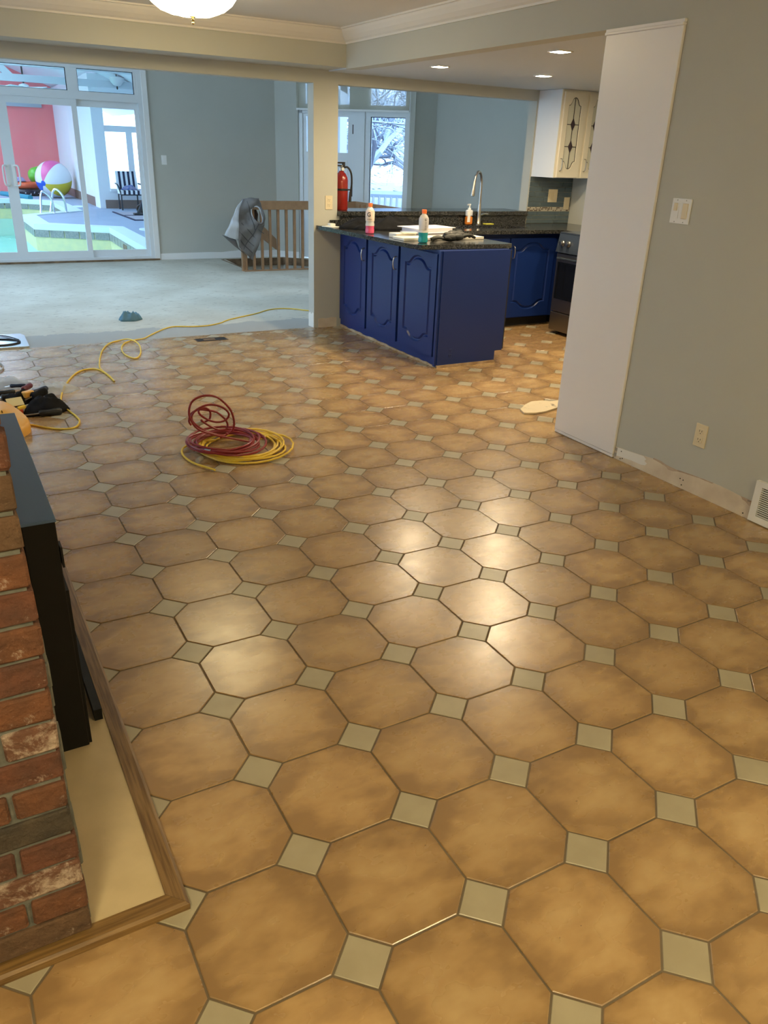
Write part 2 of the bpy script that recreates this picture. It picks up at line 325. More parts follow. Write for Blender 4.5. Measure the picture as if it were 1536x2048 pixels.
# ---------------------------------------------------------------- mesh building
class MB:
    def __init__(s): s.v = []; s.f = []; s.m = []; s.cur = 0
    def add(s, vs, fs):
        o = len(s.v); s.v += [Vector(v) for v in vs]; s.f += [tuple(i + o for i in f) for f in fs]; s.m += [s.cur] * len(fs); return s
    def box(s, x0, x1, y0, y1, z0, z1, M=None, bev=0.0):
        x0, x1 = sorted((x0, x1)); y0, y1 = sorted((y0, y1)); z0, z1 = sorted((z0, z1))
        if bev and min(x1 - x0, y1 - y0, z1 - z0) > 2.2 * bev:
            bm = bmesh.new(); bmesh.ops.create_cube(bm, size=1)
            for v in bm.verts: v.co = Vector(((x0 + x1) / 2 + v.co.x * (x1 - x0), (y0 + y1) / 2 + v.co.y * (y1 - y0), (z0 + z1) / 2 + v.co.z * (z1 - z0)))
            bmesh.ops.bevel(bm, geom=bm.edges[:], offset=bev, segments=1, affect='EDGES')
            vs = [v.co.copy() for v in bm.verts]; bm.verts.index_update(); fs = [[v.index for v in f.verts] for f in bm.faces]; bm.free()
        else:
            vs = [Vector((x, y, z)) for x in (x0, x1) for y in (y0, y1) for z in (z0, z1)]
            fs = [(0, 1, 3, 2), (4, 6, 7, 5), (0, 4, 5, 1), (2, 3, 7, 6), (0, 2, 6, 4), (1, 5, 7, 3)]
        if M: vs = [M @ v for v in vs]
        return s.add(vs, fs)
    def prism(s, poly, z0, z1, M=None, holes=()):
        loops = [list(poly)] + [list(h) for h in holes]
        flat = [p for l in loops for p in l]; n = len(flat)
        vs = [Vector((p[0], p[1], z0)) for p in flat] + [Vector((p[0], p[1], z1)) for p in flat]
        fs = []
        for t in tessellate_polygon([[Vector((p[0], p[1], 0)) for p in l] for l in loops]):
            a, b, c = t
            cr = (flat[b][0] - flat[a][0]) * (flat[c][1] - flat[a][1]) - (flat[b][1] - flat[a][1]) * (flat[c][0] - flat[a][0])
            if cr < 0: b, c = c, b
            fs += [(a + n, b + n, c + n), (a, c, b)]
        o = 0
        for l in loops:
            k = len(l)
            for i in range(k): fs.append((o + i, o + (i + 1) % k, o + (i + 1) % k + n, o + i + n))
            o += k
        if M: vs = [M @ v for v in vs]
        return s.add(vs, fs)
    def lathe(s, prof, c=(0, 0, 0), n=20, M=None, sx=1, sy=1):
        vs = []; fs = []; c = Vector(c)
        for r, z in prof:
            for k in range(n):
                a = 2 * math.pi * k / n; vs.append(c + Vector((r * math.cos(a) * sx, r * math.sin(a) * sy, z)))
        for i in range(len(prof) - 1):
            for k in range(n): fs.append((i * n + k, i * n + (k + 1) % n, (i + 1) * n + (k + 1) % n, (i + 1) * n + k))
        fs.append(tuple(range(n - 1, -1, -1))); fs.append(tuple((len(prof) - 1) * n + k for k in range(n)))
        if M: vs = [M @ v for v in vs]
        return s.add(vs, fs)
    def tube(s, pts, r, n=8, closed=False, rads=None):
        pts = [Vector(p) for p in pts]; N = len(pts); vs = []; fs = []; up = None
        for i, p in enumerate(pts):
            a = pts[(i - 1) % N] if (closed or i > 0) else p; b = pts[(i + 1) % N] if (closed or i < N - 1) else p
            t = (b - a)
            if t.length < 1e-9: t = Vector((0, 0, 1))
            t.normalize()
            if up is None:
                up = t.cross(Vector((0, 0, 1)))
                if up.length < 0.05: up = t.cross(Vector((1, 0, 0)))
            up = up - t * up.dot(t)
            if up.length < 1e-6: up = t.orthogonal()
            up.normalize()
            q = t.cross(up); rr = rads[i] if rads else r
            for k in range(n):
                an = 2 * math.pi * k / n; vs.append(p + (up * math.cos(an) + q * math.sin(an)) * rr)
        for i in range(N if closed else N - 1):
            j = (i + 1) % N
            for k in range(n): fs.append((i * n + k, i * n + (k + 1) % n, j * n + (k + 1) % n, j * n + k))
        if not closed: fs.append(tuple(range(n - 1, -1, -1))); fs.append(tuple((N - 1) * n + k for k in range(n)))
        return s.add(vs, fs)
    def ball(s, c, r, n=12, sc=(1, 1, 1), M=None):
        pr = [(max(1e-4, math.sin(math.pi * i / n)) * r, -math.cos(math.pi * i / n) * r) for i in range(n + 1)]
        o = len(s.v); s.lathe(pr, (0, 0, 0), n * 2)
        for i in range(o, len(s.v)):
            v = s.v[i]; v = Vector((v.x * sc[0], v.y * sc[1], v.z * sc[2]))
            if M: v = M @ v
            s.v[i] = v + Vector(c)
        return s
    def mesh(s, name, mats, off=Vector((0, 0, 0)), smooth=False, fix=True):
        me = bpy.data.meshes.new(name); me.from_pydata([v - off for v in s.v], [], s.f)
        if not isinstance(mats, (list, tuple)): mats = [mats]
        for q in mats: me.materials.append(q)
        me.polygons.foreach_set('material_index', s.m)
        if fix:
            bm = bmesh.new(); bm.from_mesh(me); bmesh.ops.recalc_face_normals(bm, faces=bm.faces[:]); bm.to_mesh(me); bm.free()
        if smooth:
            me.polygons.foreach_set('use_smooth', [True] * len(me.polygons))
            try: me.set_sharp_from_angle(angle=math.radians(40))
            except Exception: pass
        me.update(); return me

def worg(o):
    v = Vector((0, 0, 0))
    while o: v = v + Vector(o.location); o = o.parent
    return v
def tag(o, label=None, cat=None, group=None, kind=None):
    if label: o['label'] = label
    if cat: o['category'] = cat
    if group: o['group'] = group
    if kind: o['kind'] = kind
    return o
def obj(name, mb, mt, parent=None, smooth=False, loc=None, fix=True, label=None, kind=None):
    """vertices are given in the room's coordinates"""
    if parent: off = worg(parent); o = bpy.data.objects.new(name, mb.mesh(name, mt, off, smooth, fix)); o.parent = parent
    else:
        if loc is None:
            xs = [v.x for v in mb.v]; ys = [v.y for v in mb.v]; loc = ((min(xs) + max(xs)) / 2, (min(ys) + max(ys)) / 2, min(v.z for v in mb.v))
        off = Vector(loc); o = bpy.data.objects.new(name, mb.mesh(name, mt, off, smooth, fix)); o.location = off
    COL.objects.link(o)
    if label: o['label'] = label
    if kind: o['kind'] = kind
    return o
def struct(name, mb, mt, parent=None, smooth=False, loc=(0, 0, 0)):
    o = obj(name, mb, mt, parent, smooth, loc=loc)
    if not parent: o['kind'] = 'structure'
    return o
def thing(name, label, cat, loc, group=None, kind=None):
    o = bpy.data.objects.new(name, None); o.location = loc; o.empty_display_size = 0.05; COL.objects.link(o)
    return tag(o, label, cat, group, kind)
def inst(name, me, loc, parent, rot=None):
    o = bpy.data.objects.new(name, me); COL.objects.link(o)
    if parent: o.parent = parent; o.location = Vector(loc) - worg(parent)
    else: o.location = loc
    if rot: o.rotation_euler = rot
    return o
def copy_tree(o, loc=None, parent=None):
    c = o.copy(); COL.objects.link(c)
    if parent: c.parent = parent
    if loc is not None: c.location = loc
    for ch in list(o.children): copy_tree(ch, None, c)
    return c
def catmull(pts, k=6, closed=False):
    pts = [Vector(p) for p in pts]; n = len(pts); out = []
    for i in range(n if closed else n - 1):
        g = lambda j: pts[j % n] if closed else pts[max(0, min(n - 1, j))]
        a, b, c, d = g(i - 1), g(i), g(i + 1), g(i + 2)
        for s_ in range(k):
            t = s_ / k
            out.append(0.5 * ((2 * b) + (c - a) * t + (2 * a - 5 * b + 4 * c - d) * t * t + (3 * b - 3 * c + d - a) * t ** 3))
    if not closed: out.append(pts[-1])
    return out
def clip(poly, f):
    """keep the side where f(p) >= 0 (f linear)"""
    out = []
    for i in range(len(poly)):
        a, b = poly[i], poly[(i + 1) % len(poly)]; fa, fb = f(a), f(b)
        if fa >= 0: out.append(a)
        if (fa >= 0) != (fb >= 0):
            t = fa / (fa - fb); out.append((a[0] + (b[0] - a[0]) * t, a[1] + (b[1] - a[1]) * t))
    return out

# =================================================================================================
#                                         ROOM SHELL
# =================================================================================================
T = 0.12
struct('ceiling', MB().box(-2.5, 2.65, -3.5, 5.51, 2.39, 2.5), MT['ceil'])
o = struct('ceiling', MB().box(2.77, 5.45, 1.5, 5.835, 2.12, 2.30).box(2.65, 2.77, 5.51, 5.835, 2.12, 2.30), MT['ceilk'])
struct('wall_right', MB().box(2.65, 2.77, -3.5, 2.03, 0, 2.5), MT['wall'])
struct('wall_right_pier', MB().box(2.668, 2.77, 2.03, 2.53, 0, 2.12), MT['wall'])
struct('wall_header', MB().box(2.65, 2.77, 2.03, 5.51, 2.12, 2.39), MT['wall'])
struct('wall_left', MB().box(-2.62, -2.5, -3.62, 3.1, 0, 2.5).box(-2.62, -2.5, 5.2, 5.51, 0, 2.5).box(-2.62, -2.5, 3.1, 5.2, 0, .7).box(-2.62, -2.5, 3.1, 5.2, 2.1, 2.5), MT['wall'])
wd_ = struct('added_window_6', MB().box(-2.6, -2.52, 3.1, 5.2, .7, .77).box(-2.6, -2.52, 3.1, 5.2, 2.03, 2.1).box(-2.6, -2.52, 3.1, 3.17, .77, 2.03).box(-2.6, -2.52, 4.12, 4.19, .77, 2.03).box(-2.6, -2.52, 5.13, 5.2, .77, 2.03), MT['trimw'])  # window added in the unseen left wall to light the right wall
obj('pane', MB().box(-2.57, -2.564, 3.17, 5.13, .77, 2.03), MT['glass'], wd_)
struct('wall_back', MB().box(-2.62, 2.77, -3.62, -3.5, 0, 2.5), MT['wall'])
struct('wall_beam', MB().box(-2.5, 2.65, 5.51, 5.835, 2.13, 3.2), MT['wall'])
# partition between dining / kitchen and the sunken living room
struct('wall_partition', MB()
       .box(-2.62, -1.3, 5.835, 5.955, 0, 3.2).box(-1.3, 2.51, 5.835, 5.955, 2.03, 3.2)
       .box(2.51, 2.74, 5.835, 5.955, 0, 3.2).box(2.74, 4.88, 5.835, 5.955, 2.03, 3.2)
       .box(4.88, 6.17, 5.835, 5.955, 0, 3.2).box(2.74, 4.88, 5.835, 5.955, 0, 0.99), MT['wall'])
struct('wall_kitchen_right', MB().box(5.45, 5.55, 1.4, 5.835, 0, 2.3), MT['wall'])
struct('wall_kitchen_front', MB().box(2.77, 5.45, 1.4, 1.5, 0, 2.3), MT['wall'])
# white unpainted patch at the foot of the column
struct('baseboard_column', MB().prism([(2.742, 0), (2.742, .085), (2.69, .09), (2.63, .082), (2.58, .088), (2.552, .08), (2.552, 0)], 0, 0.003,
       M=Matrix(((1, 0, 0, 0), (0, 0, -1, 5.835), (0, 1, 0, 0), (0, 0, 0, 1)))), MT['cream'])
struct('baseboard_column_end', MB().prism([(5.84, 0), (5.953, 0), (5.953, .12), (5.92, .135), (5.89, .118), (5.86, .14), (5.84, .13)], 0, 0.003,
       M=Matrix(((0, 0, -1, 2.51), (1, 0, 0, 0), (0, 1, 0, 0), (0, 0, 0, 1)))), MT['primer'])
# cove cornice along beam and header
prof = [(0, 0.0), (0.012, 0.0), (0.014, 0.012), (0.03, 0.022), (0.055, 0.045), (0.075, 0.072), (0.083, 0.088), (0.098, 0.09), (0.10, 0.10), (0, 0.10)]
mb = MB()
for i, (d, z) in enumerate(prof):
    mb.v += [Vector((-2.5, 5.51 - d, 2.29 + z)), Vector((2.65 - d, 5.51 - d, 2.29 + z)), Vector((2.65 - d, -3.5, 2.29 + z))]
k = len(prof)
for i in range(k):
    a, b = 3 * i, 3 * ((i + 1) % k); mb.f += [(a, b, b + 1, a + 1), (a + 1, b + 1, b + 2, a + 2)]; mb.m += [0, 0]
struct('trim_1', mb, mat('cornice_white', (0.74, 0.71, 0.66), 0.5))
# living room
C0 = Vector((4.19, 10.95, 0)); D45 = Vector((0.70711, -0.70711, 0)); N45 = Vector((0.70711, 0.70711, 0))
M45 = Matrix(((D45.x, N45.x, 0, C0.x), (D45.y, N45.y, 0, C0.y), (0, 0, 1, 0), (0, 0, 0, 1)))   # local x along the slanted wall, y outward
Lw = 2.05
struct('wall_living_back', MB().box(2.30, 4.30, 10.95, 11.07, -0.0, 3.4).box(-2.12, -1.35, 10.95, 11.07, 0, 3.4).box(-1.35, 2.30, 10.95, 11.07, 2.42, 3.4), MT['wall'])
struct('wall_living_slanted', MB().box(-0.05, 0.36, 0, .12, -0.0, 3.4, M45).box(2.03, 2.10, 0, .12, 0, 3.4, M45).box(.36, 2.03, 0, .12, 2.75, 3.4, M45).box(1.38, 2.03, 0, .12, 0, .22, M45), MT['wall'])
struct('wall_living_far', MB().box(5.64, 6.17, 9.50, 9.62, 0, 3.4), MT['wall'])
struct('wall_living_right', MB().box(6.05, 6.17, 5.955, 9.50, 0, 3.4), MT['wall'])
struct('wall_living_left', MB().box(-2.12, -2.0, 5.955, 6.6, 0, 3.4).box(-2.12, -2.0, 10.3, 10.95, 0, 3.4).box(-2.12, -2.0, 6.6, 10.3, 0, .2).box(-2.12, -2.0, 6.6, 10.3, 2.9, 3.4), MT['wall'])
struct('ceiling', MB().prism([(-2.12, 5.835), (6.17, 5.835), (6.17, 9.6), (5.72, 9.62), (4.3, 11.07), (-2.12, 11.07)], 3.4, 3.5, holes=[[(-1.2, 7.0), (1.6, 7.0), (1.6, 9.6), (-1.2, 9.6)], [(2.4, 7.0), (4.2, 7.0), (4.2, 8.6), (2.4, 8.6)]]), MT['ceil'])
sk_ = struct('added_skylight', MB().box(-1.2, 1.6, 7.0, 7.06, 3.4, 3.55).box(-1.2, 1.6, 9.54, 9.6, 3.4, 3.55).box(.17, .23, 7.06, 9.54, 3.4, 3.55).box(2.4, 4.2, 7.0, 7.06, 3.4, 3.55).box(2.4, 4.2, 8.54, 8.6, 3.4, 3.55), MT['vinyl'])  # skylights added out of view for more daylight in the living room
obj('pane', MB().box(-1.2, 1.6, 7.0, 9.6, 3.5, 3.506).box(2.4, 4.2, 7.0, 8.6, 3.5, 3.506), MT['glass'], sk_)
# unseen window added in the living room's left wall to light the white floor
wl = MB().box(-2.1, -2.03, 6.6, 10.3, .2, .26).box(-2.1, -2.03, 6.6, 10.3, 2.84, 2.9)
for y in (6.6, 7.8, 9.03, 10.24): wl.box(-2.1, -2.03, y, y + .06, .26, 2.84)
wf = struct('added_window_3', wl, MT['vinyl']); obj('pane', MB().box(-2.07, -2.064, 6.66, 10.24, .26, 2.84), MT['glass'], wf)
# baseboards of the living room
o = struct('baseboard_living_back', MB().prism([(2.38, 0), (4.2, 0), (4.2, .10), (3.9, .095), (3.6, .11), (3.3, .085), (3.1, .09), (2.38, .085)], 0, .012,
       M=Matrix(((1, 0, 0, 0), (0, 0, -1, 10.95), (0, 1, 0, 0), (0, 0, 0, 1)))), MT['trimw'])
struct('baseboard_living_slanted', MB().box(0.0, 0.36, -.012, 0, 0, .09, M45), MT['trimw'])

# ---------------------------------------------------------------- floors
P = 0.305; YE = 5.87
floor = struct('floor', MB().box(-2.62, 5.55, -3.62, YE, -0.12, -0.0022), MT['grout'])
VX = [(.5, .27), (.27, .5), (-.27, .5), (-.5, .27), (-.5, -.27), (-.27, -.5), (.27, -.5), (.5, -.27)]
def tile_prism(poly, mb, th=0.006, bev=0.0016):
    # CCW polygon in metres (local), slightly pillowed top edge
    n = len(poly); A = [Vector((p[0], p[1], 0)) for p in poly]; c = sum(A, Vector()) / n
    ins = [a + (c - a).normalized() * bev * 1.3 for a in A]
    o = len(mb.v)
    mb.v += [Vector((a.x, a.y, -th)) for a in A] + [Vector((a.x, a.y, -bev * .8)) for a in A] + [Vector((a.x, a.y, 0)) for a in ins]
    for i in range(n):
        j = (i + 1) % n
        mb.f += [(o + i, o + j, o + n + j, o + n + i), (o + n + i, o + n + j, o + 2 * n + j, o + 2 * n + i)]; mb.m += [mb.cur] * 2
    mb.f.append(tuple(o + 2 * n + i for i in range(n))); mb.m.append(mb.cur)
    return mb
G = 0.0078 * P            # half the joint
def inset_poly(poly, g):
    n = len(poly); out = []
    for i in range(n):
        p0, p1, p2 = Vector(poly[i - 1]), Vector(poly[i]), Vector(poly[(i + 1) % n])
        e1 = (p1 - p0).normalized(); e2 = (p2 - p1).normalized(); n1 = Vector((-e1.y, e1.x)); n2 = Vector((-e2.y, e2.x))
        q = (n1 + n2); q = q / max(1e-6, (1 + n1.dot(n2))); out.append(tuple(p1 + q * g))
    return out
octp = inset_poly([(x * P, y * P) for x, y in VX], G)
dotp = inset_poly([(.23 * P, 0), (0, .23 * P), (-.23 * P, 0), (0, -.23 * P)], G)
oct_me = tile_prism(octp, MB()).mesh('octagonal_tile', MT['tile'])
dot_me = tile_prism(dotp, MB()).mesh('square_tile', MT['dot'])
def parea(p): return abs(sum(p[i][0] * p[(i + 1) % len(p)][1] - p[(i + 1) % len(p)][0] * p[i][1] for i in range(len(p)))) / 2
def cut_corner(poly, X, Y):
    inside = lambda p: p[0] < X and p[1] > Y
    out = []; n = len(poly)
    # sample the outline densely in parameter, keep what is outside, then close through the corner
    cr = []
    for i in range(n):
        a, b = poly[i], poly[(i + 1) % n]
        if not inside(a): out.append(a)
        ts = []
        if (a[0] - X) * (b[0] - X) < 0: ts.append((X - a[0]) / (b[0] - a[0]))
        if (a[1] - Y) * (b[1] - Y) < 0: ts.append((Y - a[1]) / (b[1] - a[1]))
        for t in sorted(ts):
            p = (a[0] + (b[0] - a[0]) * t, a[1] + (b[1] - a[1]) * t)
            if p[0] <= X + 1e-9 and p[1] >= Y - 1e-9: out.append(p); cr.append(len(out) - 1)
    has_corner = all((poly[(i + 1) % n][0] - poly[i][0]) * (Y - poly[i][1]) - (poly[(i + 1) % n][1] - poly[i][1]) * (X - poly[i][0]) > 0 for i in range(n))
    if has_corner and len(cr) == 2:
        k = cr[0] + 1 if cr[1] == cr[0] + 1 else len(out)
        out.insert(k, (X, Y))
    return out
cands = []
for i in range(-10, 21):
    for j in range(-9, 19):
        for kind, off in ((0, .5), (1, 0)):
            cx, cy = (j + off) * P, (i + off) * P
            if cy > YE + .2 or cy < -3.4 or cx < -2.5 or cx > 5.4: continue
            base = octp if kind == 0 else dotp
            poly = [(cx + a, cy + b) for a, b in base]; full = len(poly)
            poly = clip(poly, lambda p: YE - p[1])
            if cy < 2.2 or cy > 5.9: poly = clip(poly, lambda p: 2.648 - p[0]) if cy < 2.2 and cx < 2.85 else poly
            if cy < 1.3 and cx > 2.7: continue
            if len(poly) < 3: continue
            parts = [poly]
            quad = clip(clip(poly, lambda p: -.279 - p[0]), lambda p: p[1] - .284) if cx < 0 and 0 < cy < 2.75 else []
            if len(quad) >= 3 and parea(quad) > 2e-5:   # cut around the corner of the hearth
                if parea(quad) > parea(poly) - 2e-5: continue
                parts = [cut_corner(poly, -.279, .284)]
            for poly in parts:
                d = (Vector((cx, cy, 0)) - CAM); q = (d.dot(RIGHT) / max(.1, d.dot(FWD)), d.dot(DOWN) / max(.1, d.dot(FWD)))
                seen = d.dot(FWD) > .2 and abs(q[0]) < .62 and abs(q[1]) < .80
                cands.append((0 if seen else 1, d.length, kind, cx, cy, poly, len(poly) == full and all(abs(a[0] - b[0] - cx) < 1e-6 and abs(a[1] - b[1] - cy) < 1e-6 for a, b in zip(poly, base))))
cands.sort(key=lambda c: (c[0], c[1]))
cnt = [0, 0]; rest = MB()
for vis, d, kind, cx, cy, poly, full in cands:
    if vis == 0 and cnt[kind] < 296:
        cnt[kind] += 1
        me = (oct_me, dot_me)[kind]
        if not full:
            a2 = abs(sum(poly[i][0] * poly[(i + 1) % len(poly)][1] - poly[(i + 1) % len(poly)][0] * poly[i][1] for i in range(len(poly)))) / 2
            if a2 < 3e-5: continue
            me = tile_prism([(p[0] - cx, p[1] - cy) for p in poly], MB()).mesh(('octagonal_tile', 'square_tile')[kind], (MT['tile'], MT['dot'])[kind])
        o = inst(('octagonal_tile', 'square_tile')[kind], me, (cx, cy, rnd.uniform(-.0004, .0003)), floor, (rnd.gauss(0, .0012), rnd.gauss(0, .0012), 0))
    else:
        rest.cur = kind; tile_prism(poly, rest)
o = obj('outer_tiles', rest, [MT['tile'], MT['dot']], floor); o['kind'] = 'stuff'

HOLE = [(3.22, 9.60), (4.76, 9.60), (4.76, 10.27), (4.22, 10.80), (3.30, 10.80)]
outer = [(-2.12, YE), (6.17, YE), (6.17, 9.62), (5.72, 9.62), (4.3, 11.07), (-2.12, 11.07)]
sf = struct('floor', MB().prism(outer, -0.10, -0.001, holes=[HOLE]), MT['subfloor'])
sf.name = 'floor_living'
# stair well below the living room floor
mb = MB()
for i in range(5):
    a, b = Vector(HOLE[i]), Vector(HOLE[(i + 1) % 5]); d = (b - a).normalized(); nn = Vector((d.y, -d.x))
    mb.prism([a, b, b + nn * .05, a + nn * .05], -2.3, -.10)
struct('wall_stairwell', mb, MT['wall'])
struct('floor_stairwell', MB().box(3.1, 4.9, 9.5, 10.95, -2.4, -2.3), MT['subedge'])
mb = MB()
mb.box(3.26, 4.24, 10.775, 10.80, -.10, 0.004).box(3.225, 3.25, 9.62, 10.79, -.10, 0.002)
q = Vector(HOLE[3]); 
mb.prism([(4.22, 10.80), (4.76, 10.27), (4.742, 10.252), (4.205, 10.782)], -.10, .004)
struct('trim_stair_edge', mb, MT['subedge'])
struct('trim_door_sill', MB().box(-1.35, 2.36, 10.90, 10.95, 0, .022), MT['subedge'])

# ---------------------------------------------------------------- the tall white panel by the opening
t = thing('tall_panel', 'tall plain white panel closing the end of the grey wall beside the kitchen', 'panel', (2.65, 2.28, 0))
obj('board', MB().box(2.636, 2.667, 2.032, 2.53, 0.022, 2.092, bev=.0015), MT['panel'], t)
obj('top_moulding', MB().box(2.628, 2.667, 2.03, 2.535, 2.092, 2.105, bev=.003).box(2.634, 2.667, 2.03, 2.533, 2.105, 2.118), MT['panel'], t)
obj('kick_strip', MB().box(2.640, 2.667, 2.034, 2.53, 0.003, 0.0195), MT['panel'], t)
obj('shadow_gap', MB().box(2.642, 2.666, 2.036, 2.528, 0.0, 0.003).box(2.642, 2.666, 2.036, 2.528, 0.0195, 0.022), MT['toe'], t)
# bared strip along the foot of the right wall
zs = [(2.03, .066), (1.99, .071), (1.93, .074), (1.86, .080), (1.80, .086), (1.755, .090), (1.75, .096), (1.70, .094), (1.66, .085), (1.60, .084), (1.55, .090), (1.50, .094), (1.42, .097), (1.33, .099), (1.26, .097), (1.20, .092), (1.12, .09)]
MR = Matrix(((0, 0, -1, 2.65), (1, 0, 0, 0), (0, 1, 0, 0), (0, 0, 0, 1)))
bs = struct('baseboard_right', MB().prism([(-3.5, 0), (2.03, 0)] + zs + [(-3.5, .09)], 0, .002, M=MR), MT['cream'])
obj('white_patch', MB().prism([(2.012, .020), (2.012, .068), (1.93, .074), (1.82, .082), (1.80, .070), (1.81, .058), (1.79, .050), (1.80, .036), (1.83, .030), (1.90, .030)], .002, .0028, M=MR), MT['primer'], bs)
obj('torn_edge', MB().prism([(1.755, .089), (1.75, .097), (1.70, .096), (1.665, .088), (1.60, .086), (1.52, .093), (1.42, .099), (1.36, .100), (1.37, .094), (1.45, .093), (1.53, .086), (1.585, .080), (1.615, .070), (1.645, .068), (1.66, .078), (1.70, .084)], .002, .003, M=MR)
    .prism([(1.20, .094), (1.12, .092), (1.12, .070), (1.15, .066), (1.17, .078), (1.19, .082)], .002, .003, M=MR), MT['tear'], bs)
mb = MB()
for y, z in [(1.98, .012), (1.965, .018), (1.545, .020), (1.54, .048), (1.56, .050), (1.17, .018), (1.98, .055)]: mb.ball((2.6475, y, z), .0035, 4)
obj('nail_hole', mb, MT['dark'], bs)
obj('exposed_beads', MB().box(2.6465, 2.648, 2.013, 2.028, .012, .034).box(2.6465, 2.648, 2.013, 2.028, .046, .064), MT['steel'], bs)

# ---------------------------------------------------------------- switches, sockets
def outlet(loc, face, label, mt, w=.07, h=.115, name='wall_outlet'):
    """face: 'x-' looks towards -x, 'y-' towards -y"""
    t = thing(name, label, 'outlet', loc)
    x, y, z = loc
    def bb(u0, u1, v0, v1, d0, d1, bev=0):
        if face == 'x-': return (x - d1, x - d0, y + u0, y + u1, z + v0, z + v1)
        return (x + u0, x + u1, y - d1, y - d0, z + v0, z + v1)
    obj('plate', MB().box(*bb(-w / 2, w / 2, -h / 2, h / 2, 0, .006), bev=.0018), mt, t)
    for s in (-1, 1):
        r = obj('receptacle', MB().box(*bb(-.016, .016, s * .021 - .014, s * .021 + .014, .005, .0085), bev=.001), mt, t)
        obj('slots', MB().box(*bb(-.008, -.006, s * .021 - .001, s * .021 + .008, .0084, .0092)).box(*bb(.006, .008, s * .021 - .001, s * .021 + .008, .0084, .0092)).box(*bb(-.002, .002, s * .021 - .010, s * .021 - .006, .0084, .0092)), MT['dark'], r)
    return t
outlet((2.65, 1.493, .303), 'x-', 'almond duplex outlet low on the right-hand grey wall', MT['almond'])
outlet((2.656, 5.835, 1.10), 'y-', 'almond duplex outlet on the column above the counter', MT['almond'])
outlet((2.90, 4.12, .109), 'y-', 'dark blue painted outlet low on the peninsula end panel', MT['blue'])
t = thing('light_switch', 'white two-gang switch plate with almond rockers on the right-hand wall', 'switch', (2.65, 1.868, 1.316))
obj('plate', MB().box(2.644, 2.65, 1.81, 1.926, 1.258, 1.371, bev=.002), MT['white'], t)
obj('rocker', MB().box(2.640, 2.6445, 1.825, 1.857, 1.281, 1.350, bev=.0015), MT['almond'], t)
d = obj('dimmer', MB().box(2.642, 2.6445, 1.879, 1.911, 1.281, 1.350), MT['white'], t)
obj('slider', MB().box(2.638, 2.643, 1.889, 1.908, 1.316, 1.350, bev=.001), MT['almond'], d)
for y in (1.842, 1.895):
    for z in (1.266, 1.363): obj('screw', MB().ball((2.6438, y, z), .0028, 4), MT['steel'], t)
p = PY(328, 320, 10.95)
t = thing('light_switch', 'small white switch on the grey back wall right of the glass door', 'switch', (p.x, 10.95, p.z))
obj('plate', MB().box(p.x - .036, p.x + .036, 10.944, 10.95, p.z - .06, p.z + .06, bev=.002), MT['white'], t)
obj('rocker', MB().box(p.x - .016, p.x + .016, 10.939, 10.945, p.z - .032, p.z + .032, bev=.001), MT['white'], t)

# wall register at the right edge
t = thing('wall_register', 'white slotted return-air register at the foot of the right wall', 'vent', (2.65, .95, 0))
fr = MB()
y0, y1, z0, z1 = .72, 1.13, .006, .205
fr.box(2.632, 2.65, y0, y1, z0, z0 + .032).box(2.632, 2.65, y0, y1, z1 - .025, z1).box(2.632, 2.65, y1 - .035, y1, z0 + .032, z1 - .025).box(2.632, 2.65, y0, y0 + .035, z0 + .032, z1 - .025)
obj('frame', fr, MT['white'], t)
obj('backing', MB().box(2.648, 2.65, y0 + .03, y1 - .03, z0 + .03, z1 - .02), MT['dark'], t)
for i in range(15):
    z = .042 + i * .0098
    obj('slat', MB().add([(2.634, y0 + .033, z), (2.634, y1 - .033, z), (2.639, y1 - .033, z), (2.639, y0 + .033, z), (2.634, y0 + .033, z + .0042), (2.634, y1 - .033, z + .0042), (2.639, y1 - .033, z + .0042), (2.639, y0 + .033, z + .0042)],
        [(0, 1, 2, 3), (4, 7, 6, 5), (0, 4, 5, 1), (1, 5, 6, 2), (2, 6, 7, 3), (3, 7, 4, 0)]), MT['white'], t)
tag(obj('screw', MB().tube([(2.652, 1.145, .088), (2.628, 1.15, .094)], .0018, 6), MT['steel']), 'small bent nail sticking out of the wall beside the register', 'nail')

# =================================================================================================
#                                         LAMPS
# =================================================================================================
def bowl_light(x, y, label, bm_='bowl'):
    zc = 2.39
    t = thing('ceiling_light', label, 'lamp', (x, y, zc), None)
    obj('canopy', MB().lathe([(.0001, zc), (.16, zc), (.165, zc - .02), (.14, zc - .035), (.0001, zc - .035)][::-1], (x, y, 0), 24), MT['brass'], t, True)
    # scalloped glass bowl
    pr = [(.252, -.045), (.262, -.052), (.25, -.075), (.225, -.11), (.18, -.145), (.12, -.168), (.05, -.178), (.0005, -.180)]
    n = 48; mb = MB(); vs = []
    for r, z in pr:
        for k in range(n):
            a = 2 * math.pi * k / n; sc = 1 + .045 * abs(math.sin(a * 3)) * min(1, r / .2)
            vs.append((x + r * sc * math.cos(a), y + r * sc * math.sin(a), zc + z - .006 * abs(math.sin(a * 3)) * min(1, r / .2)))
    fs = [(i * n + k, i * n + (k + 1) % n, (i + 1) * n + (k + 1) % n, (i + 1) * n + k) for i in range(len(pr) - 1) for k in range(n)]
    fs.append(tuple(range(n)))
    mb.add(vs, fs); obj('glass_bowl', mb, MT[bm_], t, True)
    f = [(.0005, -.222), (.005, -.220), (.008, -.212), (.004, -.206), (.009, -.200), (.009, -.194), (.004, -.190), (.004, -.187), (.018, -.182), (.02, -.176), (.0005, -.176)]
    obj('finial', MB().lathe([(r, zc + z) for r, z in f], (x, y, 0), 16), MT['brass'], t, True)
    return t
bowl_light(1.07, 4.36, 'lit glass bowl ceiling light with a brass finial hanging at the top of the photo')
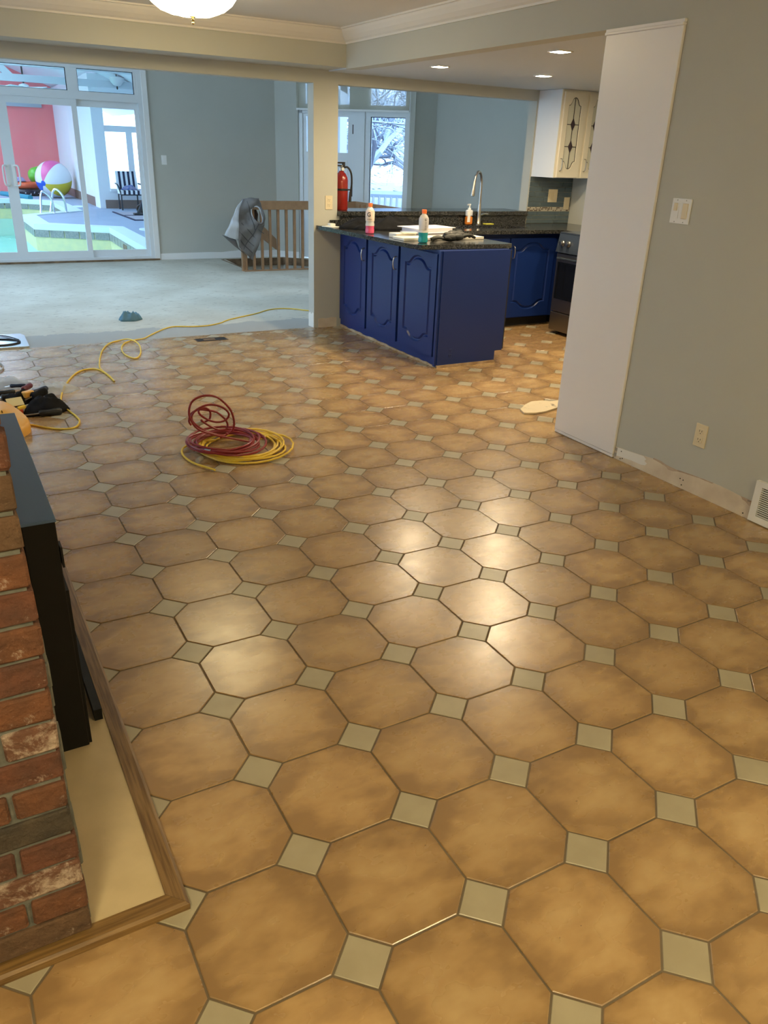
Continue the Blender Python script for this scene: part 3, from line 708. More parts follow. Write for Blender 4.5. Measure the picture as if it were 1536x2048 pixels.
bowl_light(-1.15, -1.35, 'unseen lit glass bowl ceiling light in the rear left part of the room', 'bowl_rear')  # unseen lamp placed by the hearth shadow, set strong for the foreground
bowl_light(1.2, -1.9, 'added unseen glass bowl ceiling light in the rear right part of the room', 'bowl_rear')  # added out of view to brighten the foreground and right wall
def downlight(x, y, label):
    t = thing('downlight', label, 'lamp', (x, y, 2.12), None)
    s = .055; b_ = .010
    mb = MB()
    for a, b, c, d in ((-s, s, -s, -s + b_), (-s, s, s - b_, s), (-s, -s + b_, -s + b_, s - b_), (s - b_, s, -s + b_, s - b_)): mb.box(x + a, x + b, y + c, y + d, 2.114, 2.12)
    obj('trim_ring', mb, MT['trimw'], t)
    obj('lens', MB().box(x - s + b_, x + s - b_, y - s + b_, y + s - b_, 2.116, 2.1195), MT['lamp'], t)
downlight(3.04, 4.72, 'square downlight over the peninsula, leftmost of the three')
downlight(3.05, 3.37, 'square downlight nearest the camera, right of centre in the kitchen ceiling')
downlight(3.97, 4.65, 'square downlight between the peninsula and the upper cabinets')
downlight(4.3, 3.2, 'added square downlight, unseen behind the white panel')  # extra lamp out of view, added to brighten the kitchen floor

# =================================================================================================
#                                         KITCHEN
# =================================================================================================
ARCH = [(0.0, 0.0), (.08, 0.0), (.13, .005), (.18, .020), (.23, .043), (.28, .064), (.34, .081), (.42, .091), (.50, .094)]
def arch_outline(u0, u1, v0, v1, k=1.0, step=True):
    w = u1 - u0
    top = [(u0 + w * a, v1 - .094 * k + b * k) for a, b in ARCH] + [(u1 - w * a, v1 - .094 * k + b * k) for a, b in ARCH[::-1][1:]]
    bot = [(u, v0 + (v1 - v)) for u, v in top]
    return bot + top[::-1]
def place(face, d):   # (u, v, out) -> room
    if face == 'x-': return lambda u, v, o: Vector((d - o, u, v))
    return lambda u, v, o: Vector((u, d - o, v))
def arch_door(parent, face, d, u0, u1, v0, v1, mt, name='door', handle=None, hside=1, glassy=False, m=.055, mb_=.07, mt_=.038, k_=.72):
    F = place(face, d); mb = MB(); th = .02
    inn = arch_outline(u0 + m, u1 - m, v0 + mb_, v1 - mt_, k_)
    # frame slab with arched opening, groove, raised field
    loops = [[(u0, v0), (u1, v0), (u1, v1), (u0, v1)], inn]
    fl_ = [p for l in loops for p in l]; n = len(fl_)
    vs = [F(u, v, 0) for u, v in fl_] + [F(u, v, th) for u, v in fl_]; fs = []
    for tri in tessellate_polygon([[Vector((p[0], p[1], 0)) for p in l] for l in loops]): fs += [tuple(i + n for i in tri)]
    for i in range(4): fs.append((i, (i + 1) % 4, (i + 1) % 4 + n, i + n))
    mb.add(vs, fs)
    cu, cv = (u0 + u1) / 2, (v0 + v1) / 2
    def sc(poly, g): return [(cu + (u - cu) * (1 - g / (u1 - u0) * 2), cv + (v - cv) * (1 - g / (v1 - v0) * 2)) for u, v in poly]
    rings = [(0, th), (.006, th - .006), (.012, th - .012), (.022, th - .013), (.034, th - .003), (.038, th - .001)] if not glassy else [(0, th), (.006, th - .007), (.008, th - .010)]
    prev = None; k = len(inn)
    for g, o in rings:
        cur = len(mb.v); mb.v += [F(u, v, o) for u, v in sc(inn, g)]
        if prev is not None:
            for i in range(k): mb.f.append((prev + i, prev + (i + 1) % k, cur + (i + 1) % k, cur + i)); mb.m.append(0)
        prev = cur
    last = sc(inn, rings[-1][0])
    if not glassy:
        base = prev
        for tri in tessellate_polygon([[Vector((p[0], p[1], 0)) for p in last]]): mb.f.append(tuple(base + i for i in tri)); mb.m.append(0)
    dr = obj(name, mb, mt, parent)
    if handle:
        hu, hv0, hv1 = handle
        pts = [F(hu, hv0, th), F(hu, hv0 + .004, th + .022), F(hu + hside * .004, hv0 + (hv1 - hv0) * .25, th + .030), F(hu + hside * .005, (hv0 + hv1) / 2, th + .033), F(hu + hside * .004, hv0 + (hv1 - hv0) * .75, th + .030), F(hu, hv1 - .004, th + .022), F(hu, hv1, th)]
        obj('handle', MB().tube(catmull(pts, 4), .0045, 8), MT['steel'], dr, True)
    if glassy:
        gp = MB(); vs = [F(u, v, th - .011) for u, v in last] + [F(u, v, th - .014) for u, v in last]; fs = []
        kk = len(last)
        for tri in tessellate_polygon([[Vector((p[0], p[1], 0)) for p in last]]): fs += [tri, tuple(i + kk for i in tri)]
        gp.add(vs, fs); obj('glass_pane', gp, MT['frost'], dr)
        cm = MB(); r = .0035
        cm.tube([F(u, v, th - .009) for u, v in last], r, 6, closed=True)
        hh = (v1 - v0); ds = [cv + hh * .13, cv - hh * .13]
        top = max(v for u, v in last); bot = min(v for u, v in last); L0 = min(u for u, v in last); L1 = max(u for u, v in last)
        cm.tube([F(cu, bot, th - .009), F(cu, top, th - .009)], r, 6)
        for z in ds: cm.tube([F(L0, z, th - .009), F(L1, z, th - .009)], r, 6)
        obj('leading', cm, MT['lead'], dr)
        for z in ds:
            dm = MB(); a = .026; b = .055
            dm.add([F(cu - a, z, th - .004), F(cu, z - b, th - .004), F(cu + a, z, th - .004), F(cu, z + b, th - .004), F(cu - a, z, th - .010), F(cu, z - b, th - .010), F(cu + a, z, th - .010), F(cu, z + b, th - .010)],
                   [(0, 1, 2, 3), (4, 7, 6, 5), (0, 4, 5, 1), (1, 5, 6, 2), (2, 6, 7, 3), (3, 7, 4, 0)])
            obj('diamond', dm, MT['purple'], dr)
    return dr
# peninsula
t = thing('peninsula_cabinet', 'dark blue peninsula cabinet with three arched doors facing the dining area', 'cabinet', (3.1, 4.97, 0))
obj('body', MB().box(2.785, 3.33, 4.12, 5.833, .012, .876).box(3.33, 3.40, 4.12, 5.2, .095, .876), MT['blue'], t)
obj('corner_stile', MB().box(2.765, 2.785, 4.122, 4.150, .012, .876, bev=.001).box(2.783, 3.402, 4.113, 4.12, .10, .876).box(2.783, 3.332, 4.113, 4.12, .012, .10), MT['blue'], t)
base = MB(); ys = [4.108 + i * .1 for i in range(18)]
base.box(2.779, 2.785, 4.112, 5.833, 0, .014).box(2.779, 3.335, 4.107, 4.120, 0, .022)
mbx = MB()
pts = [(4.112, 0)] + [(5.833, 0)] + [(5.83 - i * .06, .016 + rnd.uniform(-.004, .008)) for i in range(29)]
mbx.prism(pts, 0, .0065, M=Matrix(((0, 0, -1, 2.785), (1, 0, 0, 0), (0, 1, 0, 0), (0, 0, 0, 1))))
obj('bare_base_strip', base, MT['barewood'], t); obj('torn_base_strip', mbx, MT['barewood'], t)
for (a, b, hd) in ((5.305, 5.815, (5.335, .662, .765)), (4.748, 5.272, (4.775, .662, .762)), (4.168, 4.712, None)):
    arch_door(t, 'x-', 2.785, a, b, .08, .85, MT['blue'], handle=hd, hside=0, m=.075)
t2 = thing('dishwasher', 'black dishwasher edge showing on the kitchen side of the peninsula', 'dishwasher', (3.41, 4.5, .1))
obj('front_panel', MB().box(3.402, 3.432, 4.135, 4.72, .10, .87, bev=.003), MT['black'], t2)
obj('handle', MB().tube([(3.433, 4.2, .78), (3.455, 4.2, .78), (3.455, 4.65, .78), (3.433, 4.65, .78)], .007, 8), MT['steel'], t2)
# sink-run and corner cabinets
t = thing('sink_cabinet', 'dark blue base cabinet with an arched door under the sink', 'cabinet', (4.1, 5.5, 0))
obj('body', MB().box(3.405, 4.86, 5.24, 5.833, .09, .876), MT['blue'], t)
obj('toe_kick', MB().box(3.405, 4.86, 5.30, 5.80, 0, .09), MT['toe'], t)
arch_door(t, 'y-', 5.24, 4.255, 4.79, .10, .835, MT['blue'], handle=(4.285, .655, .765), hside=0, m=.06)
arch_door(t, 'y-', 5.24, 3.70, 4.235, .10, .835, MT['blue'], handle=(4.205, .655, .765), hside=0, m=.06)
t = thing('corner_cabinet', 'narrow dark blue base cabinet in the corner beside the stove', 'cabinet', (5.1, 5.3, 0))
obj('body', MB().box(4.87, 5.448, 4.93, 5.833, .09, .876), MT['blue'], t)
obj('toe_kick', MB().box(4.93, 5.44, 4.94, 5.80, 0, .09), MT['toe'], t)
arch_door(t, 'x-', 4.87, 4.94, 5.225, .10, .835, MT['blue'], handle=(5.19, .655, .765), hside=0, m=.05)
# counter tops
t = thing('countertop', 'dark speckled granite countertop of peninsula and sink run', 'countertop', (3.4, 5.0, .88))
CT = [(2.535, 5.832), (2.612, 4.30), (2.655, 4.225), (3.40, 4.17), (3.47, 4.20), (3.44, 5.19), (4.80, 5.14), (4.80, 4.925), (5.448, 4.925), (5.448, 5.832)]
SK = [(3.80, 5.36), (4.56, 5.36), (4.56, 5.70), (3.80, 5.70)]
obj('slab', MB().prism(CT, .878, .91, holes=[SK]), MT['granite'], t)
obj('backsplash_strip', MB().box(2.762, 4.87, 5.812, 5.832, .9105, .985), MT['granite'], t)
obj('short_splash', MB().box(2.665, 2.755, 5.815, 5.832, .9105, .955), MT['granite'], t)
t = thing('raised_ledge', 'granite ledge capping the low wall behind the sink', 'ledge', (3.8, 5.95, .99))
obj('cap', MB().box(2.742, 4.876, 5.79, 6.20, .992, 1.03, bev=.003), MT['granite'], t)
# sink
t = thing('sink', 'undermount stainless sink below the faucet', 'sink', (4.18, 5.53, .70))
sk = MB(); x0, x1, y0, y1 = 3.79, 4.57, 5.35, 5.71
sk.add([(x0, y0, .877), (x1, y0, .877), (x1, y1, .877), (x0, y1, .877), (x0 + .03, y0 + .03, .70), (x1 - .03, y0 + .03, .70), (x1 - .03, y1 - .03, .70), (x0 + .03, y1 - .03, .70)],
       [(0, 1, 5, 4), (1, 2, 6, 5), (2, 3, 7, 6), (3, 0, 4, 7), (4, 5, 6, 7)])
obj('basin', sk, MT['steel'], t); obj('drain', MB().lathe([(.0005, .7005), (.03, .7005), (.035, .704), (.0005, .704)], (4.18, 5.53, 0), 16), MT['dark'], t)
# faucet
fx, fy = 4.24, 5.755
t = thing('faucet', 'tall brushed nickel gooseneck faucet behind the sink', 'faucet', (fx, fy, .91))
obj('base', MB().lathe([(.0005, .91), (.028, .91), (.028, .918), (.022, .925), (.020, .99), (.017, 1.08), (.014, 1.10), (.0005, 1.10)], (fx, fy, 0), 18), MT['steel'], t, True)
pts = [(fx, fy, 1.09), (fx, fy, 1.25), (fx - .006, fy - .003, 1.32), (fx - .035, fy - .02, 1.375), (fx - .08, fy - .045, 1.385), (fx - .12, fy - .07, 1.35), (fx - .14, fy - .08, 1.29)]
obj('spout', MB().tube(catmull(pts, 6), .0125, 12), MT['steel'], t, True)
obj('spray_head', MB().tube([(fx - .136, fy - .078, 1.31), (fx - .145, fy - .083, 1.25), (fx - .155, fy - .088, 1.19), (fx - .157, fy - .089, 1.175)], .014, 14, rads=[.014, .016, .020, .018]), MT['steel'], t, True)
obj('lever', MB().tube([(fx + .015, fy - .005, 1.0), (fx + .06, fy - .012, 1.012), (fx + .10, fy - .015, 1.01)], .007, 10, rads=[.010, .008, .006]), MT['chrome'], t, True)
# soap dispenser
sx, sy = 4.13, 5.765
t = thing('soap_bottle', 'amber liquid soap bottle with white pump left of the faucet', 'bottle', (sx, sy, .91))
obj('liquid', MB().box(sx - .036, sx + .036, sy - .02, sy + .02, .911, .985, bev=.008), MT['amber'], t)
obj('body', MB().box(sx - .036, sx + .036, sy - .02, sy + .02, .985, 1.045, bev=.01), MT['bwhite'], t)
obj('label', MB().box(sx - .030, sx + .002, sy - .0225, sy - .020, .935, 1.03), MT['white'], t)
obj('pump', MB().lathe([(.0005, 1.044), (.016, 1.044), (.016, 1.062), (.006, 1.064), (.006, 1.085), (.012, 1.087), (.012, 1.10), (.0005, 1.10)], (sx, sy, 0), 14).tube([(sx, sy, 1.093), (sx - .035, sy - .01, 1.091)], .006, 8), MT['white'], t, True)
tag(obj('sponge', MB().box(4.30, 4.40, 5.71, 5.765, .911, .922, bev=.003), MT['sponge']), 'flat yellow-green sponge right of the faucet base', 'sponge')
# fire extinguisher
ex, ey = 2.845, 5.97
t = thing('fire_extinguisher', 'red fire extinguisher standing on the granite ledge beside the column', 'extinguisher', (ex, ey, 1.03))
obj('cylinder', MB().lathe([(.0005, 1.031), (.055, 1.031), (.060, 1.04), (.060, 1.275), (.055, 1.305), (.040, 1.335), (.024, 1.35), (.020, 1.362), (.0005, 1.362)], (ex, ey, 0), 28), MT['redext'], t, True)
obj('valve', MB().lathe([(.0005, 1.36), (.022, 1.36), (.022, 1.385), (.014, 1.392), (.014, 1.405), (.0005, 1.405)], (ex, ey, 0), 14), MT['steel'], t, True)
obj('gauge', MB().lathe([(.0005, 0), (.014, 0), (.014, .01), (.0005, .01)], (0, 0, 0), 14, M=Matrix.Translation((ex, ey - .022, 1.374)) @ Matrix.Rotation(math.pi / 2, 4, 'X')), MT['white'], t, True)
obj('lever', MB().box(ex - .06, ex + .025, ey - .012, ey + .012, 1.395, 1.408, bev=.003).box(ex - .07, ex + .02, ey - .012, ey + .012, 1.418, 1.432, bev=.003).box(ex + .01, ex + .03, ey - .012, ey + .012, 1.39, 1.432), MT['black'], t)
obj('hose', MB().tube(catmull([(ex + .015, ey - .01, 1.385), (ex + .05, ey - .02, 1.39), (ex + .083, ey - .025, 1.345), (ex + .092, ey - .025, 1.26), (ex + .083, ey - .02, 1.18)], 6), .0085, 10).tube([(ex + .083, ey - .02, 1.185), (ex + .078, ey - .02, 1.10)], .0125, 10, rads=[.010, .014]), MT['black'], t, True)
obj('strap', MB().lathe([(.0615, 1.195), (.0625, 1.195), (.0625, 1.212), (.0615, 1.212)], (ex, ey, 0), 28).tube([(ex + .055, ey - .02, 1.203), (ex + .09, ey - .022, 1.203)], .006, 6), MT['black'], t)

# drink bottles
def letter_mesh(txt, size):
    cu = bpy.data.curves.new('letter', 'FONT'); cu.body = txt; cu.size = size; cu.extrude = 0; cu.align_x = 'CENTER'; cu.align_y = 'CENTER'; cu.offset = size * .02
    ob = bpy.data.objects.new('letter', cu); COL.objects.link(ob)
    dg = bpy.context.evaluated_depsgraph_get(); me = bpy.data.meshes.new_from_object(ob.evaluated_get(dg))
    bpy.data.objects.remove(ob); return me
def bent_letter(parent, txt, size, x, y, z, r, ang, mt, name='letter_mark', sheer_=0):
    me = letter_mesh(txt, size)
    bm = bmesh.new(); bm.from_mesh(me); bmesh.ops.subdivide_edges(bm, edges=bm.edges[:], cuts=1); bm.to_mesh(me); bm.free()
    me.materials.clear(); me.materials.append(mt)
    wo = worg(parent)
    for v in me.vertices:
        a = ang + v.co.x / r
        v.co = Vector((x + r * math.cos(a), y + r * math.sin(a), z + v.co.y)) - wo
    o = bpy.data.objects.new(name, me); COL.objects.link(o); o.parent = parent; return o
def drink(x, y, liq, lev, label, ang, lab_col):
    z = .91; t = thing('drink_bottle', label, 'bottle', (x, y, z))
    pr = [(.030, 0), (.036, .006), (.0365, .03), (.034, .045), (.0365, .058), (.0365, .075), (.0335, .09), (.036, .102), (.0365, .125), (.037, .16), (.034, .178), (.026, .193), (.017, .203), (.016, .212)]
    cut = [p for p in pr if p[1] < lev]; j = len(cut); r1 = cut[-1][0] + (pr[j][0] - cut[-1][0]) * (lev - cut[-1][1]) / (pr[j][1] - cut[-1][1])
    obj('drink', MB().lathe([(.0005, z + .001)] + [(r, z + h + .001) for r, h in cut] + [(r1, z + lev), (.0005, z + lev)], (x, y, 0), 24), liq, t, True)
    obj('shell', MB().lathe([(r1 + .0003, z + lev)] + [(r, z + h) for r, h in pr[j:]] + [(.0005, z + .212)], (x, y, 0), 24), MT['clear'], t, True)
    obj('cap', MB().lathe([(.0005, z + .208), (.0185, z + .208), (.0185, z + .232), (.017, z + .235), (.0005, z + .235)], (x, y, 0), 20), MT['orangecap'], t, True)
    s = obj('sleeve', MB().lathe([(.0367, z + .10), (.0374, z + .125), (.0378, z + .162), (.0345, z + .180), (.0340, z + .180), (.0370, z + .162), (.0360, z + .10)], (x, y, 0), 28), lab_col, t, True)
    return t, s
b1, s1 = drink(2.672, 5.075, MT['pinkliq'], .062, 'plastic drink bottle with orange cap and pink drink, by the black jacket', 0, mat('sleeve_pale_peach', (0.74, 0.60, 0.50), .3))
va = math.atan2(CAM.y - 5.075, CAM.x - 2.672)
bent_letter(s1, 'G', .045, 2.672, 5.075, .91 + .148, .0388, va - .25, MT['black'])
bent_letter(s1, 'GATORADE', .008, 2.672, 5.075, .91 + .112, .0385, va - .15, MT['black'], 'lettering')
b2, s2 = drink(2.755, 4.37, MT['tealliq'], .075, 'plastic drink bottle with orange cap and teal drink, at the counter corner', 0, mat('sleeve_pale_lilac', (0.62, 0.60, 0.62), .3))
va = math.atan2(CAM.y - 4.37, CAM.x - 2.755)
bent_letter(s2, 'G', .020, 2.755, 4.37, .91 + .165, .0390, va + .35, MT['black'])
mb = MB()
for k in range(7):
    for q in range(6):
        a = va + .25 + q * .07; z = .91 + .15 - k * .009
        r0 = .0384; mb.add([(2.755 + r0 * math.cos(a), 4.37 + r0 * math.sin(a), z), (2.755 + r0 * math.cos(a + .05), 4.37 + r0 * math.sin(a + .05), z), (2.755 + r0 * math.cos(a + .05), 4.37 + r0 * math.sin(a + .05), z - .003), (2.755 + r0 * math.cos(a), 4.37 + r0 * math.sin(a), z - .003)], [(0, 1, 2, 3)])
obj('fine_print', mb, MT['black'], s2, fix=False)

# white boards and boxes on the counter
def qbox(p0, ang, lx, ly, z0, z1, bev=.002):
    M = Matrix.Translation((p0[0], p0[1], 0)) @ Matrix.Rotation(ang, 4, 'Z'); return MB().box(0, lx, 0, ly, z0, z1, M, bev)
tag(obj('shelf_board', qbox((2.665, 4.50), .02, .76, .17, .9105, .93), MT['paper']), 'long cream shelf board, undermost of the white pile on the peninsula', 'board')
t = thing('white_box', 'small white box-like binder on top of the shelf board behind the teal bottle', 'box', (3.0, 4.8, .93))
obj('cover', qbox((2.895, 4.70), .15, .42, .25, .9745, .980, .001), MT['paper2'], t)
obj('body', qbox((2.925, 4.71), .15, .36, .22, .9120, .9743), MT['paper2'], t)
obj('lower_flap', qbox((2.915, 4.695), .15, .405, .24, .9405, .9445, .001), MT['paper2'], t)
t = thing('door_stop_block', 'low cream block of trim scraps left of the white box', 'block', (2.8, 4.75, .91))
obj('block', qbox((2.705, 4.69), .05, .19, .11, .9105, .945), MT['paper'], t)
obj('top_piece', qbox((2.755, 4.685), -.12, .13, .045, .945, .956), MT['paper'], t)
for i, (q0, a) in enumerate([((2.55, 5.60), .5), ((2.585, 5.66), .1)]):
    pass
tag(obj('paper_scrap', qbox((2.57, 5.58), .35, .10, .13, .9105, .917).box(2.61, 2.66, 5.70, 5.76, .9105, .935, None, .003), MT['primer']), 'crumpled white paper scrap at the counter end against the column', 'paper')

def lump(name, c, rx, ry, h, mt, label, cat, seed=0, nx=26, amp=.5, ang=0.0, freq=5.0, grp=None):
    """heap of cloth: closed dome with folds"""
    mb = MB(); n = nx; vs = []; fs = []
    rings = 9
    for i in range(rings + 1):
        f = i / rings
        for k in range(n * 2):
            a = math.pi * k / n
            q = Vector((math.cos(a), math.sin(a), 0)) * (1 - f)
            e = 1 + .22 * noise.noise(Vector((math.cos(a) * 1.7, math.sin(a) * 1.7, seed)))
            x = q.x * rx * e; y = q.y * ry * e
            z = h * (1 - (1 - f) ** 3) * (1 + amp * noise.noise(Vector((x * freq, y * freq * 1.6, seed + 3)))) + h * .35 * amp * noise.noise(Vector((x * freq * 4, y * freq * 4, seed))) * (f > 0)
            z = max(0.0012 if i else 0, z if i else 0)
            xr = x * math.cos(ang) - y * math.sin(ang); yr = x * math.sin(ang) + y * math.cos(ang)
            vs.append((c[0] + xr, c[1] + yr, c[2] + z))
    m2 = n * 2
    for i in range(rings):
        for k in range(m2): fs.append((i * m2 + k, i * m2 + (k + 1) % m2, (i + 1) * m2 + (k + 1) % m2, (i + 1) * m2 + k))
    fs.append(tuple(range(m2 - 1, -1, -1)))
    mb.add(vs, fs); o = obj(name, mb, mt, smooth=False)
    o.data.polygons.foreach_set('use_smooth', [True] * len(o.data.polygons))
    return tag(o, label, cat, grp)
lump('jacket', (3.10, 5.47, .911), .50, .19, .075, MT['softblack'], 'black jacket heaped along the back of the peninsula counter', 'jacket', 3, 40, .8, -.12, 7)
# work gloves on the board
def glove(name, c, ang, label, z, sc=1.0, curl=0.02, fl=1):
    t = thing(name, label, 'glove', (c[0], c[1], z))
    R = Matrix.Translation((c[0], c[1], z)) @ Matrix.Rotation(ang, 4, 'Z')
    mb = MB(); mb.ball((0, 0, 0), 1, 8, (.055 * sc, .045 * sc, .026 * sc)); mb.ball((-.05 * sc, 0, .004), 1, 8, (.04 * sc, .038 * sc, .024 * sc)); mb.ball((.02, .01, .016), 1, 6, (.03 * sc, .02 * sc, .018 * sc))
    for v in mb.v: v.z += .026 * sc; v += Vector((0, 0, .006)) * noise.noise(v * 40)
    mb.v = [R @ v for v in mb.v]
    obj('palm', mb, MT['glovecol'], t, True)
    for i, (yy, ln) in enumerate(((-.030, .060), (-.010, .075), (.010, .078), (.028, .068))):
        pts = [R @ Vector(p) for p in ((.03 * sc, yy * sc * fl, .018), ((.045 + ln * .4) * sc, yy * sc * fl * 1.25, .022 + curl), ((.05 + ln * .8) * sc, yy * sc * fl * 1.4, .016 + curl * rnd.uniform(0, 1)), ((.05 + ln) * sc, yy * sc * fl * 1.35, .011))]
        obj('finger', MB().tube(catmull(pts, 3), .0105, 8, rads=None), MT['glovecol'], t, True)
    pts = [R @ Vector(p) for p in ((-.01 * sc, .030 * fl, .018), (.02 * sc, .060 * fl, .030), (.045 * sc, .070 * fl, .034))]
    obj('thumb', MB().tube(catmull(pts, 3), .012, 8), MT['glovecol'], t, True)
glove('work_glove', (3.02, 4.40), 2.7, 'black work glove crumpled near the front corner of the counter, left one', .912, 1.2, .006)
glove('work_glove', (3.11, 4.43), .15, 'black work glove crumpled on the counter, right one of the pair', .925, 1.2, .010, -1)

# stove
t = thing('stove', 'slide-in stove with dark oven window, at the right of the kitchen', 'stove', (4.95, 4.55, 0))
obj('body', MB().box(4.60, 5.44, 4.165, 4.92, .03, .905), MT['stainless'], t)
obj('cooktop', MB().box(4.575, 5.44, 4.16, 4.922, .905, .918, bev=.003), MT['navygloss'], t)
obj('burner', MB().lathe([(.0005, .9182), (.09, .9182), (.09, .9195), (.0005, .9195)], (4.95, 4.70, 0), 24), MT['dark'], t)
cpn = MB().add([(4.60, 4.165, .745), (4.60, 4.92, .745), (4.545, 4.92, .745), (4.545, 4.165, .745), (4.60, 4.165, .905), (4.60, 4.92, .905), (4.575, 4.92, .905), (4.575, 4.165, .905)], [(0, 1, 2, 3), (4, 7, 6, 5), (0, 4, 5, 1), (1, 5, 6, 2), (2, 6, 7, 3), (3, 7, 4, 0)])
cp = obj('control_panel', cpn, MT['navygloss'], t)
for y in (4.845, 4.765, 4.30, 4.22):
    M = Matrix.Translation((4.556, y, .825)) @ Matrix.Rotation(-math.pi / 2 - .18, 4, 'Y') if False else Matrix.Translation((4.556, y, .825)) @ Matrix.Rotation(-math.pi / 2, 4, 'Y')
    obj('knob', MB().lathe([(.0005, 0), (.026, 0), (.026, .008), (.020, .012), (.018, .034), (.0005, .036)], (0, 0, 0), 16, M=M), MT['steel'], cp, True)
dr = obj('oven_door', MB().box(4.560, 4.60, 4.17, 4.915, .215, .735, bev=.004), MT['stainless'], t)
obj('window', MB().box(4.556, 4.561, 4.20, 4.885, .33, .66), MT['ovenglass'], dr)
obj('handle', MB().tube([(4.56, 4.86, .695), (4.525, 4.86, .695), (4.525, 4.22, .695), (4.56, 4.22, .695)], .011, 10), MT['navygloss'], dr, True)
obj('drawer', MB().box(4.562, 4.60, 4.17, 4.915, .035, .205, bev=.004), MT['stainless'], t)
for x in (4.65, 5.40):
    for y in (4.2, 4.88): obj('foot', MB().lathe([(.0005, 0), (.018, 0), (.015, .03), (.0005, .03)], (x, y, 0), 10), MT['black'], t)

# upper cabinets
t = thing('upper_cabinet', 'white upper cabinet with leaded glass doors above the backsplash', 'cabinet', (5.2, 5.65, 1.355))
obj('body', MB().box(4.897, 5.448, 5.50, 5.833, 1.357, 2.118), MT['upperside'], t)
obj('face_frame', MB().box(4.897, 4.925, 5.492, 5.50, 1.357, 2.118).box(5.185, 5.235, 5.492, 5.50, 1.357, 2.118).box(4.925, 5.448, 5.4925, 5.50, 2.098, 2.118), MT['upper'], t)
arch_door(t, 'y-', 5.495, 4.922, 5.19, 1.362, 2.10, MT['upper'], handle=(4.948, 1.42, 1.53), hside=0, glassy=True, m=.055)
arch_door(t, 'y-', 5.495, 5.228, 5.446, 1.362, 2.10, MT['upper'], handle=(5.25, 1.42, 1.53), hside=0, glassy=True, m=.055)

# backsplash
bs = thing('backsplash', 'grey-blue glass tile backsplash behind the stove corner', 'backsplash', (5.17, 5.833, .91))
obj('grout_bed', MB().box(4.886, 5.447, 5.828, 5.8345, .912, 1.356), MT['splashgrout'], bs)
rows = [(.914, .951, 5.10), (.956, .995, 5.05), (.999, 1.010, None)]
zr = [(.914, .950), (.955, .993), (.998, 1.032)]
zl = [(1.076, 1.112), (1.117, 1.155), (1.160, 1.197), (1.202, 1.240), (1.245, 1.282), (1.287, 1.352)]
zr2 = [(.914, .948), (.952, .988), (.992, 1.026)] + [(1.072 + i * .0475, 1.072 + i * .0475 + .0445) for i in range(6)]
for i, (a, b) in enumerate(zr2):
    x = 4.889 - rnd.uniform(.02, .26)
    while x < 5.445:
        u0, u1 = max(4.889, x), min(5.445, x + .296)
        if u1 - u0 > .01: obj('backsplash_tile', MB().box(u0, u1, 5.823, 5.829, a, b, bev=.001), MT['splash'], bs)
        x += .30
ms = MB()
for i in range(38):
    for j in range(3):
        ms.cur = 1 if rnd.random() < .3 else 0
        ms.box(4.889 + i * .0146, 4.889 + i * .0146 + .0128, 5.824, 5.829, 1.030 + j * .0133, 1.030 + j * .0133 + .0115)
o = obj('mosaic_strip', ms, [MT['bone'], MT['brownm']], bs); o['kind'] = 'stuff'
t = thing('wall_plate', 'wide almond switch plate on the grey tile backsplash, left one', 'switch', (5.19, 5.823, 1.18))
obj('plate', MB().box(5.135, 5.255, 5.816, 5.8228, 1.115, 1.24, bev=.002), MT['almond'], t)
obj('rocker', MB().box(5.155, 5.185, 5.813, 5.8165, 1.15, 1.21).box(5.205, 5.235, 5.813, 5.8165, 1.15, 1.21), MT['almond'], t)
t = thing('wall_plate', 'narrow almond outlet plate on the backsplash, right one behind the stove', 'outlet', (5.40, 5.823, 1.10))
obj('plate', MB().box(5.355, 5.43, 5.816, 5.8228, 1.045, 1.165, bev=.002), MT['almond'], t)
obj('receptacle', MB().box(5.375, 5.41, 5.813, 5.8165, 1.06, 1.15), MT['almond'], t)

# =================================================================================================
#                                         FIREPLACE
# =================================================================================================
CH = 0.0685
fp = thing('fireplace', 'red brick fireplace breast at the left edge', 'fireplace', (-1.1, 1.3, 0))
obj('mortar_core', MB().box(-1.9, -.486, .318, 2.5, .0, 2.389), MT['mortar'], fp)
kinds = ['brick_c', 'brick_a', 'brick_e', 'brick_b', 'brick_d', 'brick_a', 'brick_b', 'brick_e', 'brick_a', 'brick_b', 'brick_a', 'brick_b', 'brick_a', 'brick_c', 'brick_c', 'brick_b', 'brick_a', 'brick_c', 'brick_b', 'brick_c', 'brick_a']
heads = [None, -.585, None, -.585, None, -.576, None, -.573]
BX = bmesh.new(); bmesh.ops.create_cube(BX, size=1.0)
def brick_mesh(x0, x1, y0, y1, z0, z1, off, seed):
    mb = MB().box(x0, x1, y0, y1, z0, z1, None, .004)
    r = random.Random(seed)
    for v in mb.v: v += Vector((r.uniform(-1, 1), r.uniform(-1, 1), r.uniform(-1, 1))) * .0014
    return mb
left = MB(); left_m = ['brick_a', 'brick_b', 'brick_c', 'brick_d', 'brick_e']
